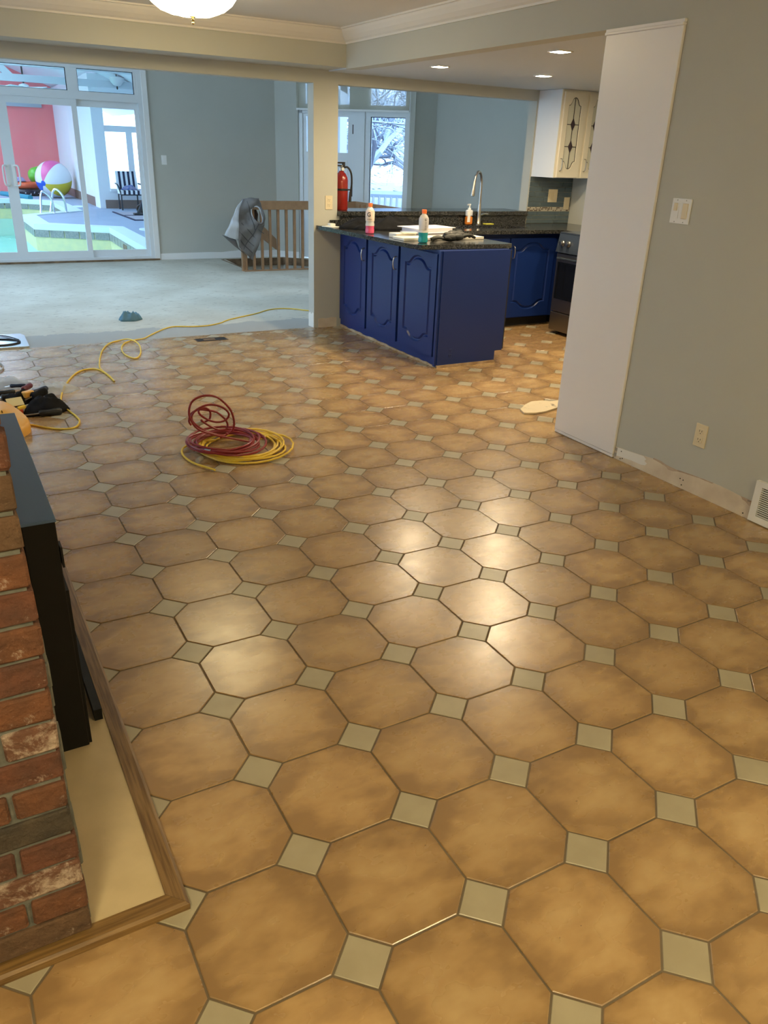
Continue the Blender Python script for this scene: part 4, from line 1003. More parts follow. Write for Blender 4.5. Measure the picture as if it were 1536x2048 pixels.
for i in range(34):
    z0 = .026 + i * CH; z1 = z0 + CH - .010
    if z1 > 2.385: break
    kd = kinds[i] if i < len(kinds) else rnd.choice(['brick_a', 'brick_b', 'brick_c'])
    hd = heads[i] if i < len(heads) else (None if i % 2 == 0 else -.58)
    x1 = -.479 + rnd.uniform(-.0025, .0025)
    edges = [x1]
    if hd: edges.append(hd - .005)
    x = (hd if hd else x1) - (.0 if hd else 0)
    segs = []
    if hd: segs.append((hd + .005, x1)); x = hd - .005
    else: segs.append((x1 - .205, x1)); x = x1 - .215
    while x > -1.25: segs.append((x - .205, x)); x -= .215
    for q, (a, b) in enumerate(segs):
        k2 = kd if q == 0 or (hd and q == 0) else (rnd.choice(['brick_a', 'brick_b', 'brick_a', 'brick_c']) if not (i in (2, 4) and q == 1) else kd)
        mb = brick_mesh(a, b, .309 + rnd.uniform(-.0015, .0015), .36, z0, z1, None, i * 31 + q)
        c = Vector(((a + b) / 2, .33, z0)); me = mb.mesh('brick', MT[k2], c)
        inst('brick', me, c, fp)
    # side face towards the room (not round the stove surround)
    y = .31 + (.105 if i % 2 else .215)
    y = y + .0
    first = .31 + (.10 if i % 2 == 0 else .20)
    segs = []; y = .372
    yy = .372 + (0 if i % 2 else .10)
    if i % 2 == 0: segs.append((.372, .462)); yy = .472
    else: yy = .372
    while yy < 2.49: segs.append((yy, min(2.49, yy + .205))); yy += .215
    for (a, b) in segs:
        if b - a < .03: continue
        left.cur = rnd.choice([0, 0, 1, 1, 2, 2, 4]); left.box(-.52, -.480, a, b, z0, z1, None, .003)
o = obj('side_bricks', left, [MT[k] for k in left_m], fp); o['kind'] = 'stuff'
lm = MB(); r = random.Random(4)
zz_ = [.022 + .05 * i for i in range(14)]
for z in zz_: lm.box(-.487, -.474 + r.uniform(-.003, .003), .34 + r.uniform(-.006, .006), .372, z, z + .052, None, .003)
obj('mortar_smear', lm, MT['mortar'], fp)
tag(obj('hearth_slab', MB().box(-1.3, -.322, .325, 2.5, .0, .018), MT['slab']), 'cream stone hearth slab at the foot of the fireplace', 'hearth')
ht = thing('hearth_trim', 'mitred oak strip edging the hearth along the tiles', 'trim', (-.3, .3, 0))
pf = lambda a, b, z0, z1: None
mb = MB(); mb.add([(-.280, .281, 0), (-.280, 2.52, 0), (-.280, .281, .017), (-.280, 2.52, .017), (-.287, .288, .021), (-.287, 2.52, .021), (-.3225, .3245, .021), (-.3225, 2.52, .021), (-.3225, .3245, 0), (-.3225, 2.52, 0)],
       [(0, 1, 3, 2), (2, 3, 5, 4), (4, 5, 7, 6), (6, 7, 9, 8), (8, 9, 1, 0), (0, 2, 4, 6, 8), (1, 9, 7, 5, 3)])
MT['oak_y'] = mat('oak_grain_lengthwise', (0.235, 0.14, 0.055), 0.45, col2=(0.13, 0.072, 0.027), scale=30, lo=.40, hi=.62, stretch=(5, .22, 5), bump=.15)
MT['oak_x'] = mat('oak_grain_crosswise', (0.235, 0.135, 0.045), 0.45, col2=(0.14, 0.075, 0.024), scale=30, lo=.40, hi=.62, stretch=(.22, 5, 5), bump=.15)
obj('long_strip', mb, MT['oak_y'], ht)
mb = MB(); mb.add([(-.2805, .2805, 0), (-1.3, .2805, 0), (-.2805, .2805, .017), (-1.3, .2805, .017), (-.2875, .2875, .021), (-1.3, .2875, .021), (-.323, .324, .021), (-1.3, .324, .021), (-.323, .324, 0), (-1.3, .324, 0)],
       [(0, 1, 3, 2), (2, 3, 5, 4), (4, 5, 7, 6), (6, 7, 9, 8), (8, 9, 1, 0), (0, 2, 4, 6, 8), (1, 9, 7, 5, 3)])
obj('end_strip', mb, MT['oak_x'], ht)
t = thing('stove_surround', 'black metal fireplace surround with a blue sky reflection painted into its top, projecting from the bricks', 'fireplace surround', (-.42, 1.3, .02))
obj('front_casing', MB().box(-.456, -.381, .89, 1.78, .0185, .696, bev=.002).box(-.381, -.373, .90, 1.78, .0185, .50), MT['blackmetal'], t)
obj('top_plate', MB().box(-.458, -.379, .885, 1.785, .696, .703, bev=.001), MT['skysheen'], t)
obj('clip', MB().box(-.379, -.374, .89, .93, .57, .625), MT['blackmetal'], t)
obj('bottom_rail', MB().box(-.350, -.328, .985, 1.74, .0185, .055).box(-.381, -.350, 1.70, 1.74, .0185, .055), MT['blackmetal'], t)

# =================================================================================================
#                                         THINGS ON THE FLOOR
# =================================================================================================
def floorpath(px, r=.006, lift=None):
    return [PZ(a, b, r) + Vector((0, 0, (lift[i] if lift else 0))) for i, (a, b) in enumerate(px)]
px = [(640, 621), (616, 621), (590, 618), (560, 617), (535, 620), (512, 627), (480, 634), (455, 640), (440, 646), (415, 651), (385, 653), (350, 653), (330, 657), (305, 668), (288, 677), (270, 680), (250, 686), (243, 696), (248, 707), (262, 715), (274, 716), (281, 706), (280, 695), (270, 685), (256, 681), (238, 681), (218, 687), (205, 700), (200, 716), (199, 733), (206, 742), (218, 751), (229, 763)]
px2 = [(229, 763), (221, 755), (210, 746), (196, 739), (180, 738), (160, 742), (145, 752), (132, 768), (124, 785), (122, 802), (128, 814), (140, 823), (153, 833), (159, 842), (154, 852), (141, 857), (118, 858), (90, 855), (66, 850), (45, 848)]
t = thing('extension_cord', 'long yellow extension cord snaking over tiles and white floor from the column', 'cord', PZ(262, 700))
l1 = [.001 * (1 if (14 <= i <= 16) else 0) + (.012 if 22 <= i <= 24 else 0) for i in range(len(px))]
cab = catmull(floorpath(px, .0055, l1), 5) + catmull(floorpath(px2, .0055), 5)[1:]
obj('cable', MB().tube(cab, .0055, 8), MT['yellow'], t, True)
# yellow plug hub behind the surround
hb = thing('cord_hub', 'rounded yellow plastic cord reel half hidden behind the fireplace surround', 'cord reel', (-.30, 3.95, 0))
HP = [(-.50, 3.62), (-.30, 3.62), (-.215, 3.70), (-.20, 3.82), (-.245, 4.02), (-.29, 4.14), (-.36, 4.18), (-.50, 4.10)]
mb = MB(); N0 = len(HP)
hp = [Vector((a, b, 0)) for a, b in catmull_2d] if False else [Vector((v.x, v.y, 0)) for v in catmull([(a, b, 0) for a, b in HP], 4, closed=True)]
cc = sum(hp, Vector()) / len(hp)
rr = [(1.0, .0), (1.0, .035), (.97, .055), (.90, .066), (.5, .074), (.02, .076)]
vs = [Vector((cc.x + (v.x - cc.x) * s_, cc.y + (v.y - cc.y) * s_, z + .02 * max(0, (v.y - 3.8)) * (z > .05) * 2)) for s_, z in rr for v in hp]; n = len(hp)
mb.add(vs, [(i * n + k, i * n + (k + 1) % n, (i + 1) * n + (k + 1) % n, (i + 1) * n + k) for i in range(len(rr) - 1) for k in range(n)] + [tuple(range(n))])
obj('housing', mb, MT['yplast'], hb, True)
obj('toggle', MB().tube([(-.235, 3.98, .07), (-.195, 3.99, .075)], .011, 8), MT['yellow'], hb, True)

# coils
def coil(cx, cy, rx, ry, turns, z0, dz, seed, wob=.02, ang=0.0, drift=0.03):
    r = random.Random(seed); pts = []; n = 22
    ph = [r.uniform(0, 6.28) for _ in range(turns + 1)]; sc = [r.uniform(.86, 1.08) for _ in range(turns + 1)]
    ox = [r.uniform(-drift, drift) for _ in range(turns + 1)]; oy = [r.uniform(-drift, drift) for _ in range(turns + 1)]
    for i in range(turns * n):
        f = i / n; k = int(f); u = f - k; lp = lambda a: a[k] * (1 - u) + a[k + 1] * u
        a = 2 * math.pi * f
        x = rx * lp(sc) * math.cos(a) + lp(ox); y = ry * lp(sc) * math.sin(a) + lp(oy)
        x, y = x * math.cos(ang) - y * math.sin(ang), x * math.sin(ang) + y * math.cos(ang)
        pts.append(Vector((cx + x, cy + y, z0 + dz * (.5 + .5 * math.sin(a * 1.5 + lp(ph))) + f / turns * dz * .8)))
    return pts
t = thing('cord_coil', 'coiled yellow extension cord lying under the red cord', 'cord', (.80, 2.98, 0))
yc = coil(.80, 2.99, .235, .235, 8, .006, .016, 5, drift=.035)
obj('cable', MB().tube(yc, .0058, 7), MT['yellow'], t, True)
obj('loose_loop', MB().tube(catmull([PZ(430, 940, .01), PZ(385, 925, .01), PZ(365, 908, .01), PZ(368, 895, .012), PZ(390, 885, .02), PZ(430, 880, .03)], 6), .0058, 7), MT['yellow'], t, True)
obj('loose_end', MB().tube(catmull([PZ(555, 880, .035), PZ(540, 872, .03), PZ(528, 874, .03), PZ(520, 878, .04)], 5), .0058, 7), MT['yellow'], t, True)
e_ = PZ(395, 922, .02)
obj('plug', MB().tube([e_, e_ + Vector((.03, .03, .0))], .014, 10), MT['plug'], t, True)
t = thing('cord_coil', 'coiled red extension cord with upright loops on top of the yellow coil', 'cord', (.72, 3.02, .03))
rc = coil(.705, 3.0, .185, .185, 7, .036, .022, 11, drift=.03)
obj('cable', MB().tube(rc, .0062, 7), MT['redc'], t, True)
def loop_px(lst, y0, y1): 
    n = len(lst); return catmull([PY(a, b, y0 + (y1 - y0) * i / (n - 1)) for i, (a, b) in enumerate(lst)], 6)
A = [(500, 884), (470, 878), (430, 870), (396, 858), (381, 838), (378, 822), (383, 805), (396, 795), (413, 791), (433, 794), (450, 807), (462, 822), (468, 842), (466, 858), (458, 866), (440, 876)]
Bq = [(455, 866), (448, 871), (420, 866), (392, 850), (383, 836), (390, 822), (410, 811), (430, 810), (447, 816), (457, 826), (456, 835), (447, 842), (432, 844), (415, 839), (400, 829), (398, 820), (410, 816), (420, 823), (419, 838), (408, 844)]
Cq = [(382, 850), (378, 842), (382, 828), (395, 820), (410, 820), (432, 824), (448, 836), (455, 848), (452, 858), (440, 860), (425, 855), (408, 845), (402, 840)]
for lp_, ya, yb in ((A, 2.92, 3.02), (Bq, 3.0, 3.10), (Cq, 3.12, 3.08)): obj('upright_loop', MB().tube(loop_px(lp_, ya, yb), .0058, 8), MT['redc'], t, True)
a_ = PY(388, 850, 3.09); b_ = PY(405, 845, 3.09)
obj('plug', MB().tube([a_, (a_ + b_) / 2, b_, b_ + (b_ - a_) * .25], .012, 10, rads=[.011, .013, .011, .006]), MT['plug'], t, True)
t2 = PZ(412, 900, .055)
obj('socket_end', MB().tube([t2, t2 + Vector((.02, -.035, .004))], .013, 10), MT['plug'], t, True)

# floor register opening
q = [PZ(391, 684), PZ(446, 683), PZ(449, 676), PZ(396, 676)]
t = thing('floor_register_opening', 'open dark floor register slot at the back edge of the tiles', 'vent', (1.45, 5.67, 0))
obj('slot', MB().box(1.335, 1.60, 5.625, 5.735, -.0015, .0012), MT['dark'], t)
obj('rim', MB().box(1.33, 1.605, 5.62, 5.626, -.001, .003).box(1.33, 1.605, 5.734, 5.74, -.001, .003).box(1.33, 1.336, 5.626, 5.734, -.001, .003).box(1.599, 1.605, 5.626, 5.734, -.001, .003).box(1.40, 1.50, 5.66, 5.70, .001, .004), MT['subedge'], t)
lump('blue_cloth', (1.02, 6.75, 0), .11, .085, .07, MT['clothblue'], 'crumpled blue cloth lying alone on the white floor', 'cloth', 12, 26, .75, .3, 17)
# silver sheet with black cable
t = thing('metal_sheet', 'shiny silver sheet lying at the left edge of the tiles', 'sheet', (-.15, 6.12, 0))
obj('sheet', MB().prism([(-.75, 5.90), (.035, 5.875), (.045, 6.30), (.02, 6.38), (-.75, 6.40)], .0005, .014), MT['sheet'], t)
tag(obj('black_cable', MB().tube(catmull([(-.5, 6.0, .02), (-.3, 5.97, .02), (-.12, 5.95, .02), (-.02, 6.02, .02), (-.05, 6.12, .02), (-.2, 6.2, .02), (-.5, 6.22, .02)], 6), .006, 8).tube(catmull([(-.4, 6.1, .02), (-.2, 6.3, .022), (-.1, 6.28, .02), (-.02, 6.1, .022)], 5), .005, 8), MT['black'], smooth=True), 'black cable looped on the silver sheet', 'cable')
a_ = PZ(0, 728, .01); tag(obj('cord_end', MB().tube(catmull([PZ(-30, 715, .01), PZ(-5, 724, .01), PZ(4, 730, .01), PZ(6, 735, .01), PZ(-2, 742, .01), PZ(-30, 745, .01)], 5), .006, 8), MT['plug'], smooth=True), 'end of a pale cord at the left edge of the photo', 'cord')
# scrap of flooring beside the white panel
sp = [PZ(a, b) for a, b in ((1040, 822), (1048, 829), (1070, 829), (1090, 826), (1115, 818), (1122, 803), (1100, 806), (1085, 804), (1062, 806), (1050, 812))]
tag(obj('vinyl_scrap', MB().prism([(v.x, v.y) for v in sp], .001, .012), MT['cuttape']), 'torn cream scrap of old flooring beside the white panel', 'scrap')

# tools
def tool(name, label, a, b, r, mt, cat='tool', shaft=None, rads=None, z=.02):
    p0, p1 = PZ(*a, z), PZ(*b, z); d = (p1 - p0)
    t = thing(name, label, cat, (p0.x, p0.y, 0))
    pts = [p0 + d * f for f in (0, .08, .3, .6, .9, 1)]; k = rads or [.6, 1, 1.05, .9, 1.05, .7]
    obj('grip', MB().tube(pts, r, 12, rads=[r * q for q in k]), mt, t, True)
    if shaft:
        p2 = PZ(*shaft, z * .6); obj('shaft', MB().tube([p1 - d * .05, p2], .0045, 8), MT['steel'], t, True)
    return t
tool('screwdriver', 'long black-handled screwdriver in front of the black pouch', (124, 822), (78, 827), .021, MT['black'], 'screwdriver', (30, 833))
tool('screwdriver', 'red-handled screwdriver beside the yellow cord reel', (26, 825), (47, 823), .017, MT['redtool'], 'screwdriver', (57, 819))
tool('pry_bar', 'black-handled flat bar lying across the top of the pouch', (107, 792), (80, 803), .022, MT['black'], 'pry bar', (30, 817), z=.06)
tool('screwdriver', 'dark grip standing out behind the pouch, upper right of the pile', (92, 782), (64, 793), .024, MT['softblack'], 'screwdriver', (50, 800), z=.05)
tool('pliers', 'maroon-handled pliers at the top of the tool pile', (62, 770), (46, 779), .018, MT['maroon'], 'pliers', (40, 783), z=.04)
tool('chisel', 'dark blue gripped chisel behind the yellow label', (94, 776), (66, 786), .018, MT['navytool'], 'chisel', (52, 790), z=.045)
tool('hammer', 'black-handled hammer at the back left of the tool pile', (52, 771), (20, 772), .013, MT['navytool'], 'hammer', (10, 774))
tool('cutter', 'black utility cutter left of centre in the tool pile', (30, 783), (-4, 787), .017, MT['black'], 'cutter')
tool('scraper', 'black-handled scraper at the left edge of the tool pile', (24, 793), (2, 795), .02, MT['black'], 'scraper', (-8, 797))
lump('tool_pouch', (-.075, 4.10, 0), .14, .10, .09, MT['softblack'], 'black fabric tool pouch, bulkiest item of the tool pile', 'pouch', 21, 22, .5, .3, 9)
lump('work_glove', (-.20, 4.33, 0), .11, .07, .07, MT['softblack'], 'black rag-like glove in the middle of the tool pile', 'glove', 25, 20, .7, .6, 12)
c0 = PZ(30, 804, .075)
tag(obj('label_card', MB().box(-.045, .045, -.003, .003, -.03, .03, Matrix.Translation(c0) @ Matrix.Rotation(.2, 4, 'Z') @ Matrix.Rotation(-.9, 4, 'X')), MT['label']), 'pale yellow card lying on the tool pile', 'card')
c0 = PZ(56, 788, .06)
tag(obj('tape_measure', MB().box(-.035, .035, -.02, .02, -.02, .02, Matrix.Translation(c0) @ Matrix.Rotation(.5, 4, 'Z'), .006), MT['yplast']), 'small yellow and grey tape measure in the tool pile', 'tape measure')
lump('plastic_bag', (.02, 4.52, 0), .17, .10, .05, MT['bag'], 'clear plastic bag right behind the tool pile', 'bag', 31, 24, .9, .2, 11)
lump('plastic_bag', (-.30, 4.78, 0), .22, .10, .05, MT['bag'], 'clear plastic bag at the left behind the tool pile', 'bag', 37, 24, .9, .1, 11)

# =================================================================================================
#                                         LIVING ROOM
# =================================================================================================
# stair railing
t = thing('stair_railing', 'brown wooden stair railing with square balusters around the stair opening', 'railing', (4.0, 9.53, 0))
obj('top_board', MB().box(3.14, 4.83, 9.515, 9.55, .78, .89, bev=.003).box(4.80, 4.835, 7.4, 9.515, .78, .89, bev=.003), MT['rail'], t)
obj('bottom_rail', MB().box(3.14, 4.83, 9.50, 9.56, -.001, .012), MT['rail'], t)
for i in range(14):
    x = 3.165 + i * .1185
    obj('baluster', MB().box(x, x + .034, 9.55, 9.584, -.02, .86, bev=.002), MT['rail'], t)
for i in range(14): obj('baluster', MB().box(4.765, 4.799, 9.35 - i * .14, 9.384 - i * .14, .0, .86, bev=.002), MT['rail'], t)
obj('corner_post', MB().box(3.128, 3.162, 9.55, 9.60, -.02, .86, bev=.002), MT['rail'], t)
a, b = PY(514, 440, 10.3), PY(553, 478, 10.3); c, d = PY(554, 500, 10.3), PY(514, 468, 10.3)
mb = MB(); vs = [a, b, c, d] + [v + Vector((0, .04, 0)) for v in (a, b, c, d)]
mb.add(vs, [(0, 1, 2, 3), (4, 7, 6, 5), (0, 4, 5, 1), (1, 5, 6, 2), (2, 6, 7, 3), (3, 7, 4, 0)])
obj('sloping_handrail', mb, MT['rail'], t)
# vest hanging over the railing end
def sheet(poly_px, depth, mt, name, parent, holes=(), quilt=None, cuts=3, th=.012, smooth=True):
    loops = [[PY(a, b, 9.45) for a, b in poly_px]] + [[PY(a, b, 9.45) for a, b in h] for h in holes]
    flat = [p for l in loops for p in l]
    bm = bmesh.new(); vv = [bm.verts.new(p) for p in flat]
    for tri in tessellate_polygon([[Vector((p.x, p.z, 0)) for p in l] for l in loops]):
        try: bm.faces.new([vv[i] for i in tri])
        except ValueError: pass
    bmesh.ops.subdivide_edges(bm, edges=bm.edges[:], cuts=cuts, use_grid_fill=True)
    bmesh.ops.triangulate(bm, faces=bm.faces[:])
    for v in bm.verts:
        x, z = v.co.x, v.co.z; y = depth(x, z)
        if quilt:
            a = abs(math.sin((x * quilt[0] + z * quilt[1]) * math.pi)); b = abs(math.sin((x * quilt[2] + z * quilt[3]) * math.pi)); y -= .035 * (min(a, 1) ** .5) * (min(b, 1) ** .5)
        v.co.y = y
    me = bpy.data.meshes.new(name); bm.to_mesh(me); bm.free(); me.materials.append(mt)
    if smooth: me.polygons.foreach_set('use_smooth', [True] * len(me.polygons))
    wo = worg(parent)
    for v in me.vertices: v.co -= wo
    o = bpy.data.objects.new(name, me); o.parent = parent; COL.objects.link(o)
    md = o.modifiers.new('thick', 'SOLIDIFY'); md.thickness = th; md.offset = 0
    return o
t = thing('puffer_vest', 'grey quilted puffer vest draped over the end of the stair railing', 'vest', (3.3, 9.45, .1))
main = [(485, 398), (478, 413), (474, 430), (473, 455), (473, 479), (478, 494), (492, 508), (507, 521), (512, 505), (516, 480), (521, 462), (525, 450), (526, 436), (523, 420), (518, 405), (512, 397), (500, 395)]
arm = [(501, 415), (508, 412), (514, 415), (518, 424), (521, 434), (521, 443), (517, 446), (510, 443), (504, 435), (501, 426)]
sheet(main, lambda x, z: 9.44 + .05 * math.sin(x * 14 + z * 3) + .015 * math.sin(z * 22 - x * 18), MT['vest'], 'back_panel', t, holes=[arm], quilt=(2.5, 3.2, 3.0, -3.4), cuts=4)
sheet([(485, 398), (474, 411), (460, 440), (446, 469), (455, 474), (474, 479), (474, 455), (475, 430), (479, 412)], lambda x, z: 9.43 + .03 * math.sin(z * 9), MT['vestlight'], 'front_panel', t, quilt=(0.8, 7.0, 0.2, 1.0), cuts=3)
sheet([(446, 470), (456, 474), (474, 480), (479, 496), (494, 511), (470, 492)], lambda x, z: 9.50, MT['vest'], 'lining', t, cuts=2)
sheet([(500, 410), (516, 411), (524, 430), (522, 450), (508, 446), (498, 425)], lambda x, z: 9.60, mat('vest_lining_dark', (0.07, 0.055, 0.05), .8), 'inner_lining', t, cuts=2)
ringp = [PY(a, b, 9.45) for a, b in arm]
for p_ in ringp: p_.y = 9.425 + .05 * math.sin(p_.x * 14 + p_.z * 3)
obj('armhole_binding', MB().tube(catmull(ringp, 4, closed=True), .008, 8, closed=True), MT['vestlight'], t, True)
sheet([(498, 396), (520, 397), (523, 412), (515, 408), (505, 402)], lambda x, z: 9.50, MT['vest'], 'shoulder', t, cuts=2)

fy_ = lambda x, z: 9.44 + .05 * math.sin(x * 14 + z * 3) + .015 * math.sin(z * 22 - x * 18) - .034
MT['seam'] = mat('vest_seam_dark', (0.06, 0.06, 0.06), .8)
for a, b in (((484, 446), (511, 478)), ((476, 462), (507, 492)), ((479, 480), (505, 506)), ((512, 446), (505, 470)), ((505, 470), (486, 500)), ((492, 402), (500, 432)), ((500, 432), (508, 462)), ((513, 458), (523, 466))):
    pa, pb = PY(*a, 9.45), PY(*b, 9.45); pts = []
    for i in range(9):
        q = pa.lerp(pb, i / 8); pts.append((q.x, fy_(q.x, q.z), q.z))
    obj('seam', MB().tube(pts, .0045, 5), MT['seam'], t, True)

# sliding doors + transom (door_1)
d1 = struct('door_1', MB().box(2.245, 2.30, 10.93, 11.0, .02, 2.42).box(-1.35, -1.26, 10.93, 11.0, .02, 2.42)
       .box(2.205, 2.245, 10.935, 11.0, 2.105, 2.365).box(-1.26, 2.245, 10.93, 11.0, 2.365, 2.42).box(-1.26, 2.245, 10.93, 11.0, 2.01, 2.105).box(-1.26, 2.245, 10.93, 11.0, .02, .055)
       .box(1.365, 1.50, 10.935, 11.0, 2.105, 2.365).box(-.40, -.27, 10.935, 11.0, 2.105, 2.365), MT['vinyl'])
obj('casing', MB().box(2.30, 2.375, 10.925, 10.95, .0, 2.45, bev=.004).box(-1.42, -1.35, 10.925, 10.95, 0, 2.45, bev=.004), MT['trimw'], d1)
for a, b in ((1.50, 2.205), (-.27, 1.365), (-1.26, -.40)):
    obj('transom_pane', MB().box(a, b, 10.966, 10.972, 2.105, 2.365), MT['glass'], d1)
    obj('gasket', MB().box(a, b, 10.958, 10.966, 2.105, 2.111).box(a, b, 10.958, 10.966, 2.359, 2.365).box(a, a + .008, 10.958, 10.966, 2.105, 2.365).box(b - .008, b, 10.958, 10.966, 2.105, 2.365), MT['dark'], d1)
# leaves: a,b outer edges
for i, (a, b, y, hd) in enumerate(((1.395, 2.245, 10.985, None), (.555, 1.455, 10.945, .59), (-.345, .555, 10.945, .52), (-1.26, -.28, 10.985, None))):
    lf = MB(); st = .064; y1 = y + .035
    sr = .045 if i == 0 else st
    lf.box(a, a + st, y, y1, .055, 2.01).box(b - sr, b, y, y1, .055, 2.01).box(a + st, b - sr, y, y1, .055, .145).box(a + st, b - sr, y, y1, 1.93, 2.01)
    sl = obj('sliding_leaf', lf, MT['vinyl'], d1)
    obj('pane', MB().box(a + st - .005, b - sr + .005, y + .014, y + .020, .14, 1.935), MT['glass'], sl)
    if hd:
        for_z = (.96, 1.22)
        sg = 1 if hd > .555 else -1
        obj('handle', MB().tube(catmull([(hd, y - .012, for_z[0] + .02), (hd + sg * .03, y - .035, for_z[0] + .01), (hd + sg * .055, y - .045, for_z[0] + .04), (hd + sg * .058, y - .045, for_z[1] - .04), (hd + sg * .03, y - .035, for_z[1] - .01), (hd, y - .012, for_z[1] - .02)], 4), .011, 8).box(hd - .02, hd + .02, y - .012, y, for_z[0], for_z[1]), MT['white'], sl)

# slanted wall: door_2 (glazed door) and window_1 (tall window), transoms, sheer shade
d2 = struct('door_2', MB().box(.36, .42, .02, .10, 0, 2.05, M45).box(1.19, 1.25, .02, .10, 0, 2.05, M45).box(.36, 1.25, .02, .10, 2.0, 2.06, M45), MT['vinyl'])
lf = obj('door_leaf', MB().box(.42, .47, .04, .08, .02, 2.0, M45).box(1.11, 1.19, .04, .08, .02, 2.0, M45).box(.47, 1.11, .04, .08, .02, 1.50, M45).box(.47, 1.11, .04, .08, 1.965, 2.0, M45), MT['vinyl'], d2)
obj('pane', MB().box(.47, 1.11, .058, .064, 1.50, 1.965, M45), MT['dimmed'], lf)
obj('moulding', MB().box(.55, 1.10, .032, .04, 1.38, 1.40, M45).box(1.095, 1.11, .032, .04, .2, 1.40, M45).box(.55, .565, .032, .04, .2, 1.38, M45).box(1.185, 1.19, .030, .04, .03, 1.98, M45), MT['trimw'], lf)
obj('hinge', MB().box(1.183, 1.197, .018, .04, .92, 1.10, M45).box(1.183, 1.197, .018, .04, .2, .32, M45).box(1.183, 1.197, .018, .04, 1.75, 1.87, M45), MT['bronze'], d2)
w1 = struct('window_1', MB().box(1.25, 1.37, .0, .10, 0, 2.06, M45).box(1.37, 1.45, .02, .10, .22, 2.05, M45).box(1.955, 2.03, .02, .10, .22, 2.05, M45).box(1.45, 1.955, .02, .10, .22, .30, M45).box(1.45, 1.955, .02, .10, 1.975, 2.05, M45), MT['vinyl'])
obj('pane', MB().box(1.45, 1.955, .055, .061, .30, 1.975, M45), MT['dimmed'], w1)
obj('gasket', MB().box(1.45, 1.458, .045, .055, .30, 1.975, M45).box(1.45, 1.955, .045, .055, 1.968, 1.975, M45), MT['dark'], w1)
w2 = struct('window_2', MB().box(.36, 2.03, .03, .10, 2.06, 2.12, M45).box(.36, 2.03, .03, .10, 2.67, 2.75, M45).box(.36, .46, .03, .10, 2.12, 2.67, M45).box(1.13, 1.44, .03, .10, 2.12, 2.67, M45).box(1.95, 2.03, .03, .10, 2.12, 2.67, M45), MT['vinyl'])
obj('pane', MB().box(.46, 1.13, .06, .066, 2.12, 2.67, M45), MT['dimmed'], w2); obj('pane', MB().box(1.44, 1.95, .06, .066, 2.12, 2.67, M45), MT['dimmed'], w2)
t = thing('roller_shade', 'cream sheer roller shade covering the upper windows', 'shade', M45 @ Vector((1.2, -.03, 2.05)))
obj('fabric', MB().box(.35, 2.02, -.032, -.030, 2.06, 2.80, M45), MT['shade'], t)
obj('bottom_bar', MB().box(.35, 2.02, -.040, -.022, 2.035, 2.062, M45, .003), MT['trimw'], t)
obj('chain', MB().tube([M45 @ Vector((2.035, -.04, 2.8)), M45 @ Vector((2.037, -.04, 1.15))], .004, 6), MT['white'], t)
p = PY(835, 190, 9.45)
tag(obj('curtain_rod', MB().tube([(5.0, 6.3, 2.1), (5.0, 6.3, 2.1001)], .001, 4), MT['black']), 'tiny rod', 'rod') if False else None

# =================================================================================================
#                                         POOL ROOM
# =================================================================================================
POOL = [(2.49, 12.1), (2.62, 15.85), (1.36, 16.75), (1.36, 18.95), (2.55, 20.2), (2.60, 23.5), (1.8, 24.3), (-4.5, 24.3), (-4.5, 12.1)]
deck = [(-6, 11.07), (5.3, 11.07), (5.3, 21.0), (3.47, 21.6), (3.86, 28.3), (-6, 28.3)]
struct('floor_pool_deck', MB().prism(deck, -.15, -.002, holes=[POOL[::-1]]), MT['deck'])
pool = thing('swimming_pool', 'swimming pool with pale coping, tiled waterline and mint water', 'pool', (0, 18, -1.2))
# coping ring as a raised band, waterline, liner
def offset(poly, g): return inset_poly(poly, g)
n = len(POOL); POOLin = offset(POOL, -.32) if False else None
area = sum(POOL[i][0] * POOL[(i + 1) % n][1] - POOL[(i + 1) % n][0] * POOL[i][1] for i in range(n))
PC = POOL if area > 0 else POOL[::-1]
OUT = inset_poly(PC, -.30)
obj('coping', MB().prism(OUT, -.03, .012, holes=[PC[::-1]]), MT['coping'], pool)
def band(poly, z0, z1, g=0.0):
    q = inset_poly(poly, g); m_ = MB(); k = len(q)
    for i in range(k):
        a, b = q[i], q[(i + 1) % k]; m_.add([(a[0], a[1], z0), (b[0], b[1], z0), (b[0], b[1], z1), (a[0], a[1], z1)], [(0, 1, 2, 3)])
    return m_
obj('upper_lip', band(PC, -.10, .012, .001), MT['coping'], pool, fix=False)
wlm = MB(); q = inset_poly(PC, .002)
wt = 0
for i in range(len(q)):
    a, b = Vector((*q[i], 0)), Vector((*q[(i + 1) % len(q)], 0)); L_ = (b - a).length; k = max(1, int(L_ / .30)); d = (b - a) / k
    nrm = Vector((-d.y, d.x, 0)).normalized()
    for j in range(k):
        p0 = a + d * j + d * .04; p1 = a + d * (j + 1) - d * .04; m_ = MB()
        vs = [p0 + Vector((0, 0, -.235)), p1 + Vector((0, 0, -.235)), p1 + Vector((0, 0, -.105)), p0 + Vector((0, 0, -.105))]
        vs += [v + nrm * .012 for v in vs]
        m_.add(vs, [(0, 1, 2, 3), (4, 7, 6, 5), (0, 4, 5, 1), (1, 5, 6, 2), (2, 6, 7, 3), (3, 7, 4, 0)])
        obj('waterline_tile', m_, MT['btile'], pool, fix=False)
obj('liner', band(PC, -1.6, -.10, 0.0), MT['linery'], pool, fix=False)
obj('lower_liner', band(PC, -1.6, -.50, .004), MT['linerm'], pool, fix=False)
obj('water', MB().prism(inset_poly(PC, .005), -1.6, -.95), MT['water'], pool)
obj('step', MB().box(-4.4, .1, 12.2, 13.3, -.94, -.72), MT['coping'], pool)
p = PX(236, 487, 2.545); 
obj('skimmer', MB().box(2.535, 2.565, 14.0, 14.28, -.42, -.14), MT['subedge'], pool)
